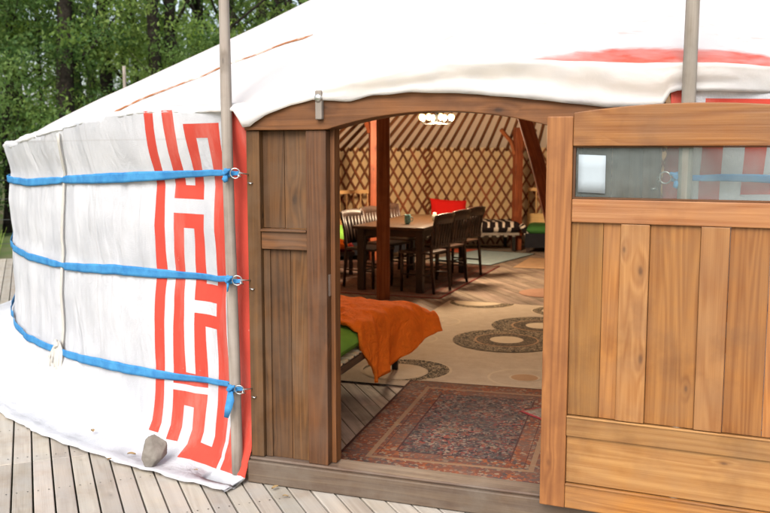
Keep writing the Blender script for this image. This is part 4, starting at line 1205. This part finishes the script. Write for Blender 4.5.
# dry leaves on the skirt and boards
lm = plain('dry_leaf', (.30, .20, .09), .8)
M['dry'] = lm
for i, (x, y, z, s) in enumerate([(-1.31, 4.50, .035, .022), (-1.40, 4.42, .035, .018), (-.93, 4.27, .034, .012), (-.52, 4.10, .010, .02), (-1.62, 4.84, .05, .02), (-.46, 4.0, .008, .014)]):
    mb = MB(); mb.grid(lambda u, v: ((u-.5)*2*s, (v-.5)*s*(1-abs(2*u-1)**2+.1), .004+.3*s*abs(v-.5)*2+.002*math.sin(u*5)), [j/6 for j in range(7)], [0, .25, .5, .75, 1])
    tag(mb.build('dry_leaf', 'dry', loc=(x, y, z), rot=(0, 0, i*1.3)), ['curled dry leaf on the skirt beside the grey brown stone', 'second dry leaf further from the grey brown stone', 'tiny dry leaf on the canvas below the red bands', 'dry leaf on the deck at the corner of the door frame', 'dry leaf on the skirt below the bunched white cord', 'dry leaf on the deck in front of the threshold'][i], 'leaf', 'dry leaves lying about')

# ------------------------------------------------------------------ light, world, camera
w = bpy.data.worlds.new('World'); SC.world = w; w.use_nodes = True
nt = w.node_tree; bg = nt.nodes['Background']; sky = nt.nodes.new('ShaderNodeTexSky'); sky.sky_type = 'NISHITA'; sky.sun_disc = False
EL, AZ = 43, 197            # azimuth measured clockwise from +Y: behind the camera, a little to its left
sky.sun_elevation = R(EL); sky.sun_rotation = R(AZ); sky.dust_density = 4.0; sky.air_density = 1.0; sky.ozone_density = .6
hs = nt.nodes.new('ShaderNodeHueSaturation'); hs.inputs['Saturation'].default_value = .6; hs.inputs['Value'].default_value = 1.05
nt.links.new(sky.outputs[0], hs.inputs['Color']); nt.links.new(hs.outputs[0], bg.inputs[0]); bg.inputs[1].default_value = .12
sd = bpy.data.lights.new('sun', 'SUN'); sd.energy = 1.25; sd.angle = R(40); sd.color = (1, .97, .94)
so = bpy.data.objects.new('sun', sd); COL.objects.link(so)
dirv = Vector((math.sin(R(AZ))*math.cos(R(EL)), math.cos(R(AZ))*math.cos(R(EL)), math.sin(R(EL))))
so.rotation_euler = dirv.to_track_quat('Z', 'Y').to_euler(); so.location = (0, -5, 12)

cd = bpy.data.cameras.new('camera'); co = bpy.data.objects.new('camera', cd); COL.objects.link(co); SC.camera = co
co.location = (0, 0, 1.6); co.rotation_euler = (R(90)-math.atan((256.5-150)/900), 0, 0)
cd.sensor_width = 36; cd.lens = 36*900/770; cd.clip_end = 2000; cd.clip_start = .05
cd.dof.use_dof = True; cd.dof.focus_distance = 4.3; cd.dof.aperture_fstop = 4.0
SC.view_settings.view_transform = 'Standard'; SC.view_settings.look = 'None'; SC.view_settings.gamma = 1
SC.view_settings.use_curve_mapping = False
SC.view_settings.exposure = 1.2
SC.render.engine = 'CYCLES'
SC.cycles.use_denoising = True
SC.cycles.max_bounces = 8; SC.cycles.diffuse_bounces = 5; SC.cycles.transparent_max_bounces = 8
SC.cycles.sample_clamp_indirect = 6
